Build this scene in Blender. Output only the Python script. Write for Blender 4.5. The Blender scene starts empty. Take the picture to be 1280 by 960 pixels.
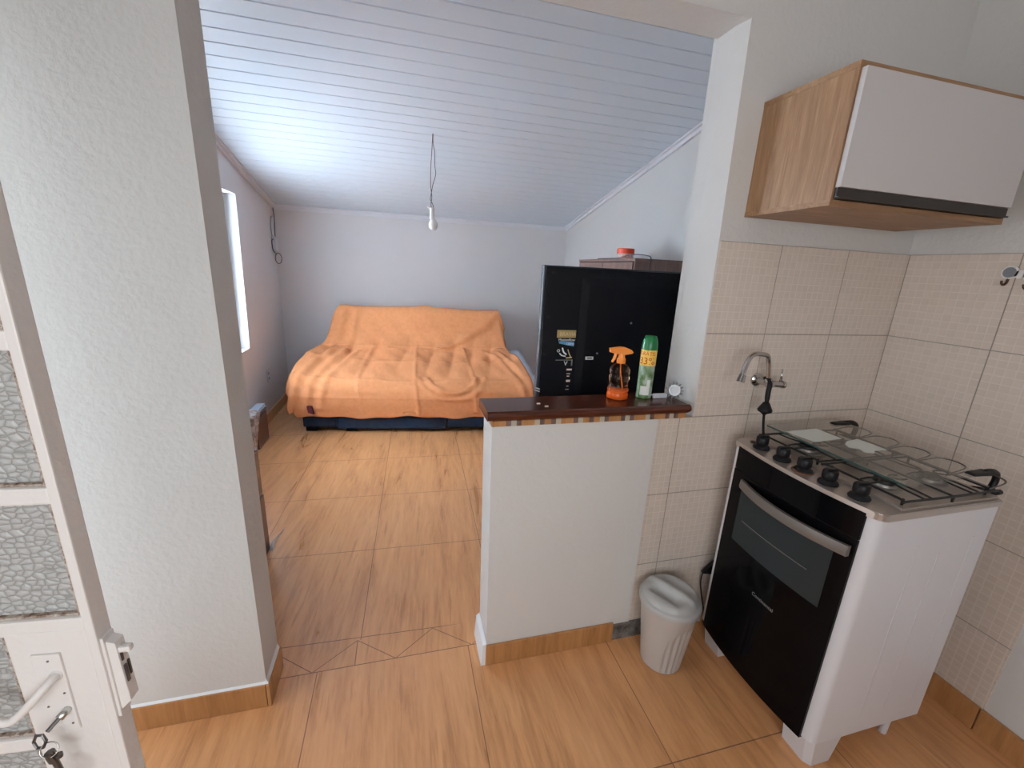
import bpy, bmesh, math, random
from mathutils import Vector, Matrix
random.seed(7)
C = bpy.context.scene.collection
PI = math.pi

# ------------------------------------------------------------------ materials
MATS = {}
def mat(name, col, rough=0.6, metal=0.0, **kw):
    m = bpy.data.materials.new(name); m.use_nodes = True
    b = m.node_tree.nodes['Principled BSDF']
    b.inputs['Base Color'].default_value = (*col, 1)
    b.inputs['Roughness'].default_value = rough
    b.inputs['Metallic'].default_value = metal
    for k, v in kw.items():
        b.inputs[k.replace('_', ' ')].default_value = v
    MATS[name] = m
    return m
def nt(m):
    t = m.node_tree
    return t, t.nodes, t.links, t.nodes['Principled BSDF']
def nd(t, kind, **kw):
    n = t.nodes.new(kind)
    for k, v in kw.items(): setattr(n, k, v)
    return n
def mth(t, op, a, b=None, c=None):
    n = t.nodes.new('ShaderNodeMath'); n.operation = op
    for i, x in enumerate((a, b, c)):
        if x is None: continue
        if isinstance(x, (int, float)): n.inputs[i].default_value = x
        else: t.links.new(x, n.inputs[i])
    return n.outputs[0]
def coords(t):
    tc = nd(t, 'ShaderNodeTexCoord'); s = nd(t, 'ShaderNodeSeparateXYZ')
    t.links.new(tc.outputs['Object'], s.inputs[0])
    return tc.outputs['Object'], s.outputs[0], s.outputs[1], s.outputs[2]
def mapping(t, vec, scale=(1,1,1), rot=(0,0,0), loc=(0,0,0)):
    if any(rot):          # turn first, stretch after
        q = nd(t, 'ShaderNodeMapping'); t.links.new(vec, q.inputs[0]); q.inputs['Rotation'].default_value = rot
        vec = q.outputs[0]; rot = (0, 0, 0)
    m = nd(t, 'ShaderNodeMapping'); t.links.new(vec, m.inputs[0])
    m.inputs['Scale'].default_value = scale; m.inputs['Rotation'].default_value = rot; m.inputs['Location'].default_value = loc
    return m.outputs[0]
def noise(t, vec, scale=5, detail=4, rough=.5, dist=0):
    n = nd(t, 'ShaderNodeTexNoise'); t.links.new(vec, n.inputs['Vector'])
    n.inputs['Scale'].default_value = scale; n.inputs['Detail'].default_value = detail
    n.inputs['Roughness'].default_value = rough; n.inputs['Distortion'].default_value = dist
    return n.outputs['Fac']
def ramp(t, fac, stops):
    r = nd(t, 'ShaderNodeValToRGB'); t.links.new(fac, r.inputs[0])
    el = r.color_ramp.elements
    while len(el) < len(stops): el.new(.5)
    for e, (p, c) in zip(el, stops):
        e.position = p; e.color = (*c, 1)
    return r.outputs[0]
def mixc(t, fac, a, b, mode='MIX'):
    n = nd(t, 'ShaderNodeMix', data_type='RGBA', blend_type=mode)
    if isinstance(fac, (int, float)): n.inputs[0].default_value = fac
    else: t.links.new(fac, n.inputs[0])
    for i, x in ((6, a), (7, b)):
        if isinstance(x, tuple): n.inputs[i].default_value = (*x, 1)
        else: t.links.new(x, n.inputs[i])
    return n.outputs[2]
def bump(t, bsdf, h, strength=.3, dist=.01):
    b = nd(t, 'ShaderNodeBump'); b.inputs['Strength'].default_value = strength; b.inputs['Distance'].default_value = dist
    t.links.new(h, b.inputs['Height']); t.links.new(b.outputs[0], bsdf.inputs['Normal'])
def linemask(t, co, period, off, half):
    """1 on lines at co = off + k*period, half wide on each side"""
    a = mth(t, 'SUBTRACT', co, off); a = mth(t, 'DIVIDE', a, period); a = mth(t, 'ADD', a, .5)
    a = mth(t, 'FRACT', a); a = mth(t, 'SUBTRACT', a, .5); a = mth(t, 'ABSOLUTE', a); a = mth(t, 'MULTIPLY', a, period)
    return mth(t, 'LESS_THAN', a, half)

def plaster(name, col, bscale=60, bstr=.25):
    m = mat(name, col, .75); t, N, L, b = nt(m)
    o, x, y, z = coords(t)
    n1 = noise(t, o, bscale, 5, .6); n2 = noise(t, o, 6, 3)
    c = mixc(t, mth(t, 'MULTIPLY', n2, .18), col, tuple(v * .86 for v in col))
    L.new(c, b.inputs['Base Color'])
    h = mth(t, 'ADD', mth(t, 'MULTIPLY', n1, .5), mth(t, 'MULTIPLY', n2, 1.0))
    bump(t, b, h, bstr, .012)
    return m
plaster('wall paint', (.655, .65, .635), 55, .35)
plaster('wall paint room', (.72, .71, .72), 40, .12)
plaster('concrete', (.17, .16, .145), 90, 1.0)
t, N, L, b = nt(MATS['concrete']); o, x, y, z = coords(t)
L.new(ramp(t, noise(t, o, 25, 6, .7), [(.35, (.06, .055, .05)), (.5, (.17, .16, .145)), (.7, (.27, .26, .24))]), b.inputs['Base Color'])

def wood(name, cols, scale=1.0, axis='x', rough=.45, rot=0):
    m = mat(name, cols[1], rough); t, N, L, b = nt(m)
    o, x, y, z = coords(t)
    s = {'x': (1.2, 14, 14), 'y': (14, 1.2, 14), 'z': (14, 14, 1.2)}[axis]
    v = mapping(t, o, tuple(k * scale for k in s), (0, 0, rot))
    n1 = noise(t, v, 2.2, 6, .6, .6)
    v2 = mapping(t, o, tuple(k * scale * 3.5 for k in s), (0, 0, rot))
    n2 = noise(t, v2, 2.5, 3, .6)
    f = mth(t, 'ADD', mth(t, 'MULTIPLY', n1, .75), mth(t, 'MULTIPLY', n2, .25))
    L.new(ramp(t, f, [(.32, cols[0]), (.52, cols[1]), (.70, cols[2])]), b.inputs['Base Color'])
    return m
wood('cabinet oak', [(.22, .112, .05), (.32, .175, .085), (.42, .25, .135)], 1.6, 'z', .5)
wood('cabinet oak flat', [(.22, .112, .05), (.32, .175, .085), (.42, .25, .135)], 1.6, 'x', .5)
wood('mahogany', [(.045, .012, .006), (.085, .022, .010), (.13, .036, .015)], 1.5, 'x', .22)
wood('rustic brown', [(.10, .055, .045), (.16, .095, .078), (.24, .155, .13)], 1.2, 'z', .5)
wood('bed brown', [(.085, .032, .022), (.115, .045, .032), (.15, .062, .044)], .8, 'y', .35)
wood('baseboard wood', [(.33, .15, .05), (.46, .225, .085), (.55, .29, .125)], .9, 'z', .35)
wood('baseboard wood side', [(.33, .15, .05), (.46, .225, .085), (.55, .29, .125)], .9, 'z', .35)

def floor_mat(name, ox, oy, px, py, skew, tint, zig=False, rot=.12):
    m = mat(name, (.5, .3, .18), .2); t, N, L, b = nt(m)
    o, x, y, z = coords(t)
    v = mapping(t, o, (7, .9, 7), (0, 0, rot))
    n1 = noise(t, v, 1.6, 6, .62, .8)
    v2 = mapping(t, o, (40, 3.5, 40), (0, 0, rot))
    n2 = noise(t, v2, 1.5, 4, .7, .3)
    n3 = noise(t, mapping(t, o, (22, 1.6, 16), (0, 0, rot), (3, 7, 0)), 1.5, 3, .6, .1)
    f = mth(t, 'ADD', mth(t, 'MULTIPLY', n1, .6), mth(t, 'MULTIPLY', n2, .4))
    c = ramp(t, f, [(.30, tuple(k * a for k, a in zip(tint, (.66, .58, .52)))), (.50, tint), (.68, tuple(min(1, k * a) for k, a in zip(tint, (1.16, 1.22, 1.3))))])
    dark = mth(t, 'MULTIPLY', mth(t, 'SUBTRACT', n3, .60), 5.0); dark = mth(t, 'MINIMUM', mth(t, 'MAXIMUM', dark, 0.0), .32)
    c = mixc(t, dark, c, tuple(k * a for k, a in zip(tint, (.45, .38, .34))))
    ys = mth(t, 'SUBTRACT', y, mth(t, 'MULTIPLY', mth(t, 'SUBTRACT', x, 1.5), skew))
    xs = mth(t, 'ADD', x, mth(t, 'MULTIPLY', y, skew))
    g = linemask(t, ys, py, oy, .0018)
    if zig:
        a = mth(t, 'SUBTRACT', x, 1.066); a = mth(t, 'DIVIDE', a, .314); a = mth(t, 'ADD', a, .5); a = mth(t, 'FRACT', a)
        a = mth(t, 'ABSOLUTE', mth(t, 'SUBTRACT', a, .5)); a = mth(t, 'MULTIPLY', a, .24)
        d = mth(t, 'ABSOLUTE', mth(t, 'SUBTRACT', mth(t, 'SUBTRACT', .215, y), a))
        gx = mth(t, 'LESS_THAN', d, .002)
        gx = mth(t, 'MAXIMUM', gx, linemask(t, x, .595, 1.066, .0016))
    else:
        gx = linemask(t, xs, px, ox, .0016)
    g = mth(t, 'MAXIMUM', g, gx)
    c = mixc(t, mth(t, 'MULTIPLY', g, .75), c, (.10, .05, .03))
    L.new(c, b.inputs['Base Color'])
    r = mth(t, 'ADD', mth(t, 'MULTIPLY', n1, .10), .24); r = mth(t, 'ADD', r, mth(t, 'MULTIPLY', g, .3))
    L.new(r, b.inputs['Roughness'])
    bump(t, b, mth(t, 'ADD', mth(t, 'MULTIPLY', n2, .12), mth(t, 'MULTIPLY', g, -1.0)), .25, .003)
    return m
TINT = (.64, .315, .135)
floor_mat('floor tile room', 1.071, .2135, .595, .595, -.035, TINT, False, .09)
floor_mat('floor tile kitchen', .928, .095, .592, .588, 0.0, TINT, False, -.03)
floor_mat('threshold tile', 1.07, .095, .6, 5.0, 0.0, TINT, True, .1)

def wall_tile(name, u):   # u = 'x' or 'y'
    m = mat(name, (.6, .55, .5), .33); t, N, L, b = nt(m)
    o, x, y, z = coords(t)
    U = x if u == 'x' else y
    off = 3.28 if u == 'x' else 0.0
    tw = .3215 if u == 'x' else .334
    g = mth(t, 'MAXIMUM', linemask(t, U, tw, off, .0018), linemask(t, z, .3288, 1.6853, .0018))
    su, sz = tw / 12, .3288 / 12
    sub = mth(t, 'MAXIMUM', linemask(t, U, su, off, .0022), linemask(t, z, sz, 1.6853, .0022))
    # basket weave: each small square leans its own way
    cell = nd(t, 'ShaderNodeCombineXYZ')
    L.new(mth(t, 'FLOOR', mth(t, 'DIVIDE', mth(t, 'SUBTRACT', U, off), su)), cell.inputs[0])
    L.new(mth(t, 'FLOOR', mth(t, 'DIVIDE', mth(t, 'SUBTRACT', z, 1.6853), sz)), cell.inputs[1])
    wn = nd(t, 'ShaderNodeTexWhiteNoise'); L.new(cell.outputs[0], wn.inputs[0])
    c = mixc(t, mth(t, 'MULTIPLY', wn.outputs['Value'], .5), (.66, .575, .50), (.73, .64, .565))
    c = mixc(t, mth(t, 'MULTIPLY', sub, .45), c, (.84, .77, .70))
    c = mixc(t, g, c, (.36, .31, .28))
    L.new(c, b.inputs['Base Color'])
    h = mth(t, 'ADD', mth(t, 'MULTIPLY', sub, .7), mth(t, 'MULTIPLY', wn.outputs['Value'], .6))
    h = mth(t, 'SUBTRACT', h, mth(t, 'MULTIPLY', g, 1.6))
    bump(t, b, h, .6, .003)
    return m
wall_tile('wall tile x', 'x'); wall_tile('wall tile y', 'y')

mat('ceiling pvc', (.69, .73, .80), .38)
t, N, L, b = nt(MATS['ceiling pvc']); o, x, y, z = coords(t)
L.new(mixc(t, mth(t, 'MULTIPLY', noise(t, mapping(t, o, (.4, 60, 60)), 2, 3), .12), (.67, .75, .83), (.55, .62, .70)), b.inputs['Base Color'])
mat('kitchen ceiling', (.78, .78, .78), .7)
mat('white trim', (.74, .75, .79), .4)
mat('white mortar and glare', (.80, .82, .84), .7)  # mortar lines, and painted window glare on the low wall's end skirting
mat('window frame', (.80, .84, .86), .35)
mat('grey frame', (.30, .34, .35), .4)
mat('white door paint', (.80, .765, .74), .4)
t, N, L, b = nt(MATS['white door paint']); o, x, y, z = coords(t)
bump(t, b, noise(t, o, 70, 3), .25, .004)
mat('rusty putty', (.30, .21, .16), .8)
t, N, L, b = nt(MATS['rusty putty']); o, x, y, z = coords(t)
L.new(ramp(t, noise(t, o, 120, 5, .7), [(.35, (.13, .06, .035)), (.5, (.42, .33, .27)), (.65, (.62, .57, .52))]), b.inputs['Base Color'])
bump(t, b, noise(t, o, 90, 4), .8, .006)
# hammered glass of the metal door: pebbled relief, dull
m = mat('pebbled glass', (.56, .57, .565), .35)
t, N, L, b = nt(m); o, x, y, z = coords(t)
vo = nd(t, 'ShaderNodeTexVoronoi', feature='DISTANCE_TO_EDGE'); L.new(mapping(t, o, (86, 86, 128)), vo.inputs['Vector']); vo.inputs['Scale'].default_value = 1; vo.inputs['Randomness'].default_value = .75
vd = vo.outputs['Distance']
L.new(ramp(t, vd, [(0, (.30, .30, .29)), (.07, (.44, .44, .43)), (.22, (.53, .535, .53))]), b.inputs['Base Color'])
bump(t, b, mth(t, 'MINIMUM', vd, .35), .55, .01)
mat('window glass', (.95, .97, 1), .02, Transmission_Weight=1.0, IOR=1.05)
mat('steel dark', (.13, .12, .12), .35, .8)
mat('key metal', (.16, .155, .15), .35, .9)
mat('ring metal', (.6, .6, .58), .25, 1.0)
mat('chrome', (.50, .49, .49), .12, 1.0)
mat('black rubber', (.005, .005, .006), .5, Specular_IOR_Level=.3)
mat('black plastic', (.006, .006, .008), .4, Specular_IOR_Level=.3)
mat('tv plastic', (.004, .005, .008), .5, Specular_IOR_Level=.2)
mat('tv side', (.015, .022, .034), .45)
mat('black glass', (.003, .003, .004), .08, Specular_IOR_Level=.10)
m = mat('oven window', (.030, .038, .041), .1, Specular_IOR_Level=.15)
mat('stove enamel', (.66, .66, .69), .28)
mat('stove steel', (.56, .50, .46), .30, .75)
mat('handle grey', (.19, .17, .155), .4, .3)
mat('burner black', (.012, .012, .012), .5)
mat('burner alloy', (.35, .33, .31), .4, .8)
mat('copper ring', (.22, .10, .06), .4, .6)
mat('wire grey', (.16, .14, .13), .4, .5)
m = mat('lid glass', (.66, .70, .66), .03, Transmission_Weight=.9, IOR=1.45)
t, N, L, b = nt(m)
# thin-glass look: mostly transparent with a glossy sheet over it
tr = nd(t, 'ShaderNodeBsdfTransparent'); tr.inputs[0].default_value = (.93, .94, .93, 1)
gl = nd(t, 'ShaderNodeBsdfGlossy'); gl.inputs['Roughness'].default_value = .04; gl.inputs[0].default_value = (.9, .9, .9, 1)
df = nd(t, 'ShaderNodeBsdfDiffuse'); df.inputs[0].default_value = (.50, .47, .43, 1)
fr = nd(t, 'ShaderNodeFresnel'); fr.inputs[0].default_value = 1.5
m1 = nd(t, 'ShaderNodeMixShader'); m1.inputs[0].default_value = .05; L.new(tr.outputs[0], m1.inputs[1]); L.new(df.outputs[0], m1.inputs[2])
m2 = nd(t, 'ShaderNodeMixShader'); ge = nd(t, 'ShaderNodeNewGeometry'); L.new(mth(t, 'MULTIPLY', fr.outputs[0], mth(t, 'SUBTRACT', 1.0, ge.outputs['Backfacing'])), m2.inputs[0]); L.new(m1.outputs[0], m2.inputs[1]); L.new(gl.outputs[0], m2.inputs[2])
L.new(m2.outputs[0], t.nodes['Material Output'].inputs['Surface'])
mat('glass edge', (.05, .10, .09), .15)
mat('paper', (.72, .78, .74), .6)
mat('bin plastic', (.47, .43, .40), .4)
mat('bin lid plastic', (.42, .415, .405), .35)
mat('white melamine', (.58, .555, .55), .42)
mat('dark groove', (.035, .028, .024), .5)
mat('orange plastic', (.95, .33, .06), .35)
m = mat('orange clear', (1.0, .62, .42), .03, Transmission_Weight=1.0, IOR=1.25)
m = mat('orange liquid', (1.0, .27, .05), .1)
mat('green cap', (.008, .17, .05), .28)
mat('can green', (.13, .26, .09), .35)
t, N, L, b = nt(MATS['can green']); o, x, y, z = coords(t)
L.new(ramp(t, noise(t, mapping(t, o, (30, 30, 18)), 1.5, 4), [(.38, (.07, .17, .05)), (.5, (.17, .28, .12)), (.62, (.36, .48, .40))]), b.inputs['Base Color'])
mat('yellow band', (.90, .62, .10), .4)
mat('red print', (.62, .05, .01), .5)
mat('white print', (.80, .82, .80), .5)
mat('gold sticker', (.50, .36, .16), .35, .4)
mat('gold print', (.75, .62, .30), .4, .3)
mat('blue print', (.10, .32, .60), .5)
mat('silver', (.30, .31, .32), .35, .6)
mat('pale silver', (.42, .43, .45), .4, .2)
mat('clear plastic', (.62, .64, .70), .3)
mat('red jar lid', (.70, .07, .03), .4)
mat('jar label', (.80, .72, .68), .5)
mat('mosaic pale', (.50, .44, .34), .5)
mat('jar body', (.55, .35, .28), .4)
mat('bulb white', (.85, .84, .82), .3)
mat('wire black', (.03, .03, .035), .5)
mat('outlet white', (.66, .68, .74), .45)
mat('grey oval', (.22, .24, .27), .45)
mat('white plastic', (.78, .76, .75), .45)
mat('bronze', (.10, .055, .035), .4, .5)
mat('sheet', (.62, .69, .80), .8)
mat('label maroon', (.10, .008, .02), .6)
def fabric(name, a, bcol, sc=260, rough=.9, st=.25):
    m = mat(name, a, rough); t, N, L, b = nt(m); o, x, y, z = coords(t)
    n = noise(t, mapping(t, o, (1, .25, 1)), 30, 4, .6)
    L.new(ramp(t, n, [(.35, bcol), (.65, a)]), b.inputs['Base Color'])
    bump(t, b, noise(t, o, sc, 3), st, .002)
    return m
fabric('orange throw', (.66, .275, .115), (.61, .24, .095))
fabric('navy fabric', (.010, .026, .06), (.006, .016, .042))
fabric('patterned mattress', (.55, .50, .47), (.30, .24, .21), 30)
t, N, L, b = nt(MATS['patterned mattress']); o, x, y, z = coords(t)
L.new(ramp(t, noise(t, o, 28, 2, .5, 1.5), [(.42, (.33, .26, .23)), (.5, (.56, .50, .47)), (.6, (.62, .58, .56))]), b.inputs['Base Color'])
mat('pale board', (.62, .74, .88), .25)

# ------------------------------------------------------------------ helpers
def obj(name, bm, m, parent=None, smooth=False, label=None, autosm=None):
    me = bpy.data.meshes.new(name)
    bmesh.ops.recalc_face_normals(bm, faces=bm.faces)
    if parent is not None:
        off = Vector(parent.location)
        if parent.parent is not None: off = off + Vector(parent.parent.location)
        if parent.get('_base'): off = Vector(parent['_base'])
        bmesh.ops.translate(bm, verts=bm.verts, vec=-off)
    bm.to_mesh(me); bm.free()
    if smooth:
        for p in me.polygons: p.use_smooth = True
        if autosm:
            me.set_sharp_from_angle(angle=math.radians(autosm))
    ms = m if isinstance(m, (list, tuple)) else [m]
    for q in ms: me.materials.append(MATS[q])
    o = bpy.data.objects.new(name, me); C.objects.link(o)
    if parent is not None: o.parent = parent
    if label: o['label'] = label
    return o
def thing(name, label, cat, loc=(0, 0, 0), group=None):
    o = bpy.data.objects.new(name, None); C.objects.link(o); o.location = loc
    o.empty_display_size = .05
    o['label'] = label; o['category'] = cat
    if group: o['group'] = group
    return o
def tag(o, label, cat, group=None):
    o['label'] = label; o['category'] = cat
    if group: o['group'] = group
    return o
def struct(name, bm, m, smooth=False, parent=None):
    o = obj(name, bm, m, parent, smooth)
    if parent is None: o['kind'] = 'structure'
    return o
def sub(name, bm, m, parent, base, **k):
    """sub-part: child of a mesh whose own origin sits at base"""
    bmesh.ops.recalc_face_normals(bm, faces=bm.faces)
    bmesh.ops.translate(bm, verts=bm.verts, vec=-Vector(base))
    me = bpy.data.meshes.new(name); bm.to_mesh(me); bm.free()
    sm = k.get('smooth')
    if sm:
        for p in me.polygons: p.use_smooth = True
        if k.get('autosm'): me.set_sharp_from_angle(angle=math.radians(k['autosm']))
    me.materials.append(MATS[m])
    o = bpy.data.objects.new(name, me); C.objects.link(o); o.parent = parent
    if k.get('label'): o['label'] = k['label']
    return o
def BM(): return bmesh.new()
def hexa(bm, p, bev=0):
    """p: 8 corners, bottom 4 (ccw) then top 4"""
    v = [bm.verts.new(q) for q in p]
    fs = [(0,3,2,1), (4,5,6,7), (0,1,5,4), (1,2,6,5), (2,3,7,6), (3,0,4,7)]
    F = [bm.faces.new([v[i] for i in f]) for f in fs]
    if bev:
        es = list({e for f in F for e in f.edges})
        bmesh.ops.bevel(bm, geom=es, offset=bev, segments=2, affect='EDGES', profile=.6)
def box(bm, x0, x1, y0, y1, z0, z1, bev=0):
    hexa(bm, [(x0,y0,z0),(x1,y0,z0),(x1,y1,z0),(x0,y1,z0),(x0,y0,z1),(x1,y0,z1),(x1,y1,z1),(x0,y1,z1)], bev)
def tube(bm, pts, r, n=8, cyc=False):
    pts = [Vector(p) for p in pts]; N = len(pts)
    rs = r if isinstance(r, (list, tuple)) else [r] * N
    rings = []; up = None
    for i, p in enumerate(pts):
        a = pts[(i - 1) % N] if (cyc or i > 0) else p
        c = pts[(i + 1) % N] if (cyc or i < N - 1) else p
        d = (c - a).normalized()
        if up is None:
            up = d.orthogonal().normalized()
        else:
            up = (up - d * up.dot(d))
            up = up.normalized() if up.length > 1e-6 else d.orthogonal().normalized()
        s = d.cross(up)
        rings.append([bm.verts.new(p + (up * math.cos(k * 2 * PI / n) + s * math.sin(k * 2 * PI / n)) * rs[i]) for k in range(n)])
    M = N if cyc else N - 1
    for i in range(M):
        A, B = rings[i], rings[(i + 1) % N]
        for k in range(n): bm.faces.new((A[k], A[(k+1) % n], B[(k+1) % n], B[k]))
    if not cyc:
        bm.faces.new(rings[0][::-1]); bm.faces.new(rings[-1])
def spline(pts, k=6, cyc=False):
    P = [Vector(p) for p in pts]; n = len(P); out = []
    rng = range(n) if cyc else range(n - 1)
    for i in rng:
        p0 = P[(i - 1) % n] if (cyc or i > 0) else P[i] * 2 - P[i + 1]
        p1 = P[i]; p2 = P[(i + 1) % n]
        p3 = P[(i + 2) % n] if (cyc or i < n - 2) else p2 * 2 - p1
        for j in range(k):
            t = j / k
            out.append(.5 * ((2 * p1) + (-p0 + p2) * t + (2*p0 - 5*p1 + 4*p2 - p3) * t*t + (-p0 + 3*p1 - 3*p2 + p3) * t**3))
    if not cyc: out.append(P[-1])
    return out
def lathe(bm, prof, c, n=32, axis='z', sx=1, sy=1):
    rings = []
    for r, h in prof:
        ring = []
        for k in range(n):
            a = 2 * PI * k / n; u, v = r * math.cos(a) * sx, r * math.sin(a) * sy
            q = {'z': (c[0]+u, c[1]+v, c[2]+h), 'y': (c[0]+u, c[1]+h, c[2]+v), 'x': (c[0]+h, c[1]+u, c[2]+v)}[axis]
            ring.append(bm.verts.new(q))
        rings.append(ring)
    for A, B in zip(rings, rings[1:]):
        for k in range(n): bm.faces.new((A[k], A[(k+1) % n], B[(k+1) % n], B[k]))
    bm.faces.new(rings[0][::-1]); bm.faces.new(rings[-1])
def prism(bm, poly, a0, a1, axis='z', bev=0):
    def q(p, h): return {'z': (p[0], p[1], h), 'y': (p[0], h, p[1]), 'x': (h, p[0], p[1])}[axis]
    A = [bm.verts.new(q(p, a0)) for p in poly]; B = [bm.verts.new(q(p, a1)) for p in poly]
    F = [bm.faces.new(A[::-1]), bm.faces.new(B)]
    n = len(poly)
    for i in range(n): F.append(bm.faces.new((A[i], A[(i+1) % n], B[(i+1) % n], B[i])))
    if bev:
        es = list({e for f in F[:2] for e in f.edges})
        bmesh.ops.bevel(bm, geom=es, offset=bev, segments=2, affect='EDGES')
def text_mesh(s, size, origin, xdir, ydir, depth=.0008, align='LEFT'):
    cu = bpy.data.curves.new('t', 'FONT'); cu.body = s; cu.size = size; cu.extrude = depth / 2; cu.align_x = align
    to = bpy.data.objects.new('t', cu); C.objects.link(to)
    bpy.context.view_layer.update()
    dg = bpy.context.evaluated_depsgraph_get()
    me = bpy.data.meshes.new_from_object(to.evaluated_get(dg))
    bm = bmesh.new(); bm.from_mesh(me)
    X = Vector(xdir).normalized(); Y = Vector(ydir).normalized(); Z = X.cross(Y)
    M = Matrix((( X[0], Y[0], Z[0], origin[0]), (X[1], Y[1], Z[1], origin[1]), (X[2], Y[2], Z[2], origin[2]), (0,0,0,1)))
    bmesh.ops.transform(bm, matrix=M, verts=bm.verts)
    bpy.data.objects.remove(to); bpy.data.curves.remove(cu); bpy.data.meshes.remove(me)
    return bm

# ------------------------------------------------------------------ setting
XR, YB = 3.28, 3.86           # right wall, back wall
def cz(y): return 2.0873 + .1972 * (3.85 - y)   # sloping ceiling
bm = BM(); box(bm, -.15, 3.42, .215, 4.0, -.06, 0); struct('floor', bm, 'floor tile room')
bm = BM(); box(bm, .02, 3.42, -2.75, .095, -.06, 0); struct('floor', bm, 'floor tile kitchen')
bm = BM(); box(bm, .02, 3.42, .095, .215, -.06, 0); struct('trim_1', bm, 'threshold tile')

# partition with the opening
bm = BM()
box(bm, .0, .784, 0, .15, 0, 3.0)                                        # left pier
hexa(bm, [(.784,0,2.335),(2.36,0,2.338),(2.36,.15,2.345),(.784,.15,2.345),(.784,0,3.0),(2.36,0,3.0),(2.36,.15,3.0),(.784,.15,3.0)])   # lintel
hexa(bm, [(2.376,.002,0),(3.30,.007,0),(3.30,.17,0),(2.35,.17,0),(2.374,.002,1.09),(3.30,.007,1.09),(3.30,.17,1.09),(2.35,.17,1.09)])
hexa(bm, [(2.374,.002,1.09),(3.30,.007,1.09),(3.30,.17,1.09),(2.35,.17,1.09),(2.328,0,3.0),(3.30,.007,3.0),(3.30,.17,3.0),(2.338,.17,3.0)])
struct('wall_middle', bm, 'wall paint')
# half wall
bm = BM()
hexa(bm, [(1.578,-.004,0),(2.215,-.004,0),(2.215,.145,0),(1.578,.145,0),(1.568,-.004,1.028),(2.218,-.004,1.028),(2.218,.145,1.028),(1.568,.145,1.028)])
box(bm, 2.2, 2.376, .006, .145, 0, 1.028)
struct('wall_low', bm, 'wall paint')
bm = BM()   # bare cement where the skirting piece is missing
hexa(bm, [(2.138,-.009,0),(2.285,-.007,0),(2.285,.008,0),(2.138,.008,0),(2.138,-.008,.082),(2.285,-.006,.082),(2.285,.008,.082),(2.138,.008,.082)])
struct('trim_2', bm, 'concrete')
# tiling on the kitchen side
bm = BM()
poly = [(2.215,.082),(3.28,.082),(3.28,1.6853),(2.366,1.6853),(2.366,1.6),(2.378,1.0285),(2.219,1.0285)]
prism(bm, poly, .0005, .0075, 'y'); struct('wall_middle_tiles', bm, 'wall tile x')
bm = BM(); box(bm, 2.31, 2.378, .0006, .006, 0, .01)
bm.free()
bm = BM(); prism(bm, [(.0005,.10),(-.646,.10),(-.650,.55),(-.643,1.6853),(.0005,1.6853)], XR - .0002, XR + .012, 'x')
struct('wall_right_tiles', bm, 'wall tile y')
bm = BM(); box(bm, XR + .003, XR + .14, -2.7, 4.0, 0, 3.2); struct('wall_right', bm, 'wall paint')
bm = BM(); box(bm, -.14, XR + .14, YB, YB + .12, 0, 3.0); struct('wall_back', bm, 'wall paint room')
# left wall with the window of the room and the kitchen doorway
WY0, WZ0, WZ1 = 1.50, .79, 2.038
bm = BM()
box(bm, -.14, 0, .15, WY0, 0, 3.2)
box(bm, -.14, 0, WY0, 2.72, 0, WZ0)
box(bm, -.14, 0, WY0, 2.80, WZ1, 3.2)
hexa(bm, [(-.14,2.72,WZ0),(0,2.72,WZ0),(0,YB,WZ0),(-.14,YB,WZ0),(-.14,2.80,WZ1),(0,2.80,WZ1),(0,YB,WZ1),(-.14,YB,WZ1)])
box(bm, -.14, 0, 2.72, YB, 0, WZ0); box(bm, -.14, 0, 2.80, YB, WZ1, 3.2)
struct('wall_left', bm, 'wall paint room')
DY0, DY1 = -.70, -.03
bm = BM()
box(bm, .02, .15, DY1, -.0005, 0, 3.0); box(bm, .02, .15, -2.7, DY0, 0, 3.0); box(bm, .02, .15, DY0, DY1, 2.12, 3.0)
struct('wall_left_kitchen', bm, 'wall paint')
# kitchen wall behind the camera; its unseen window is added to light the kitchen
bm = BM()
box(bm, -.12, XR + .14, -2.82, -2.7, 0, .75); box(bm, -.12, XR + .14, -2.82, -2.7, 2.05, 3.0)
box(bm, -.12, .15, -2.82, -2.7, .75, 2.05); box(bm, 1.85, XR + .14, -2.82, -2.7, .75, 2.05)
struct('wall_front', bm, 'wall paint')
bm = BM()
for zz in (.75, 2.01): box(bm, .15, 1.85, -2.79, -2.73, zz, zz + .04)
for xx in (.15, .98, 1.81): box(bm, xx, xx + .04, -2.79, -2.73, .79, 2.01)
w = struct('window_added', bm, 'window frame')  # frame of the added window, out of view
bm = BM(); box(bm, -.12, XR + .14, -2.82, .0, 2.82, 2.9); struct('ceiling', bm, 'kitchen ceiling')

# sloping ceiling of tongued pvc boards
bm = BM()
prof = []
y = .15; g0 = 1.2107 - 11 * .1045
gs = [g0 + k * .1045 for k in range(40)]
pts = [(.0, 0)]
for g in gs:
    if g < .03 or g > YB - .02: continue
    pts += [(g - .0045, 0), (g - .0025, .006), (g + .0025, .006), (g + .0045, 0)]
pts.append((YB + .05, 0))
low = [(p, cz(p) + d) for p, d in pts]
A = [bm.verts.new((-.02, p, q)) for p, q in low]; B = [bm.verts.new((XR + .02, p, q)) for p, q in low]
A2 = [bm.verts.new((-.02, p, q + .05)) for p, q in low]; B2 = [bm.verts.new((XR + .02, p, q + .05)) for p, q in low]
for i in range(len(low) - 1):
    bm.faces.new((A[i], A[i+1], B[i+1], B[i])); bm.faces.new((A2[i], B2[i], B2[i+1], A2[i+1]))
    bm.faces.new((A[i], A2[i], A2[i+1], A[i+1])); bm.faces.new((B[i], B[i+1], B2[i+1], B2[i]))
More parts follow.
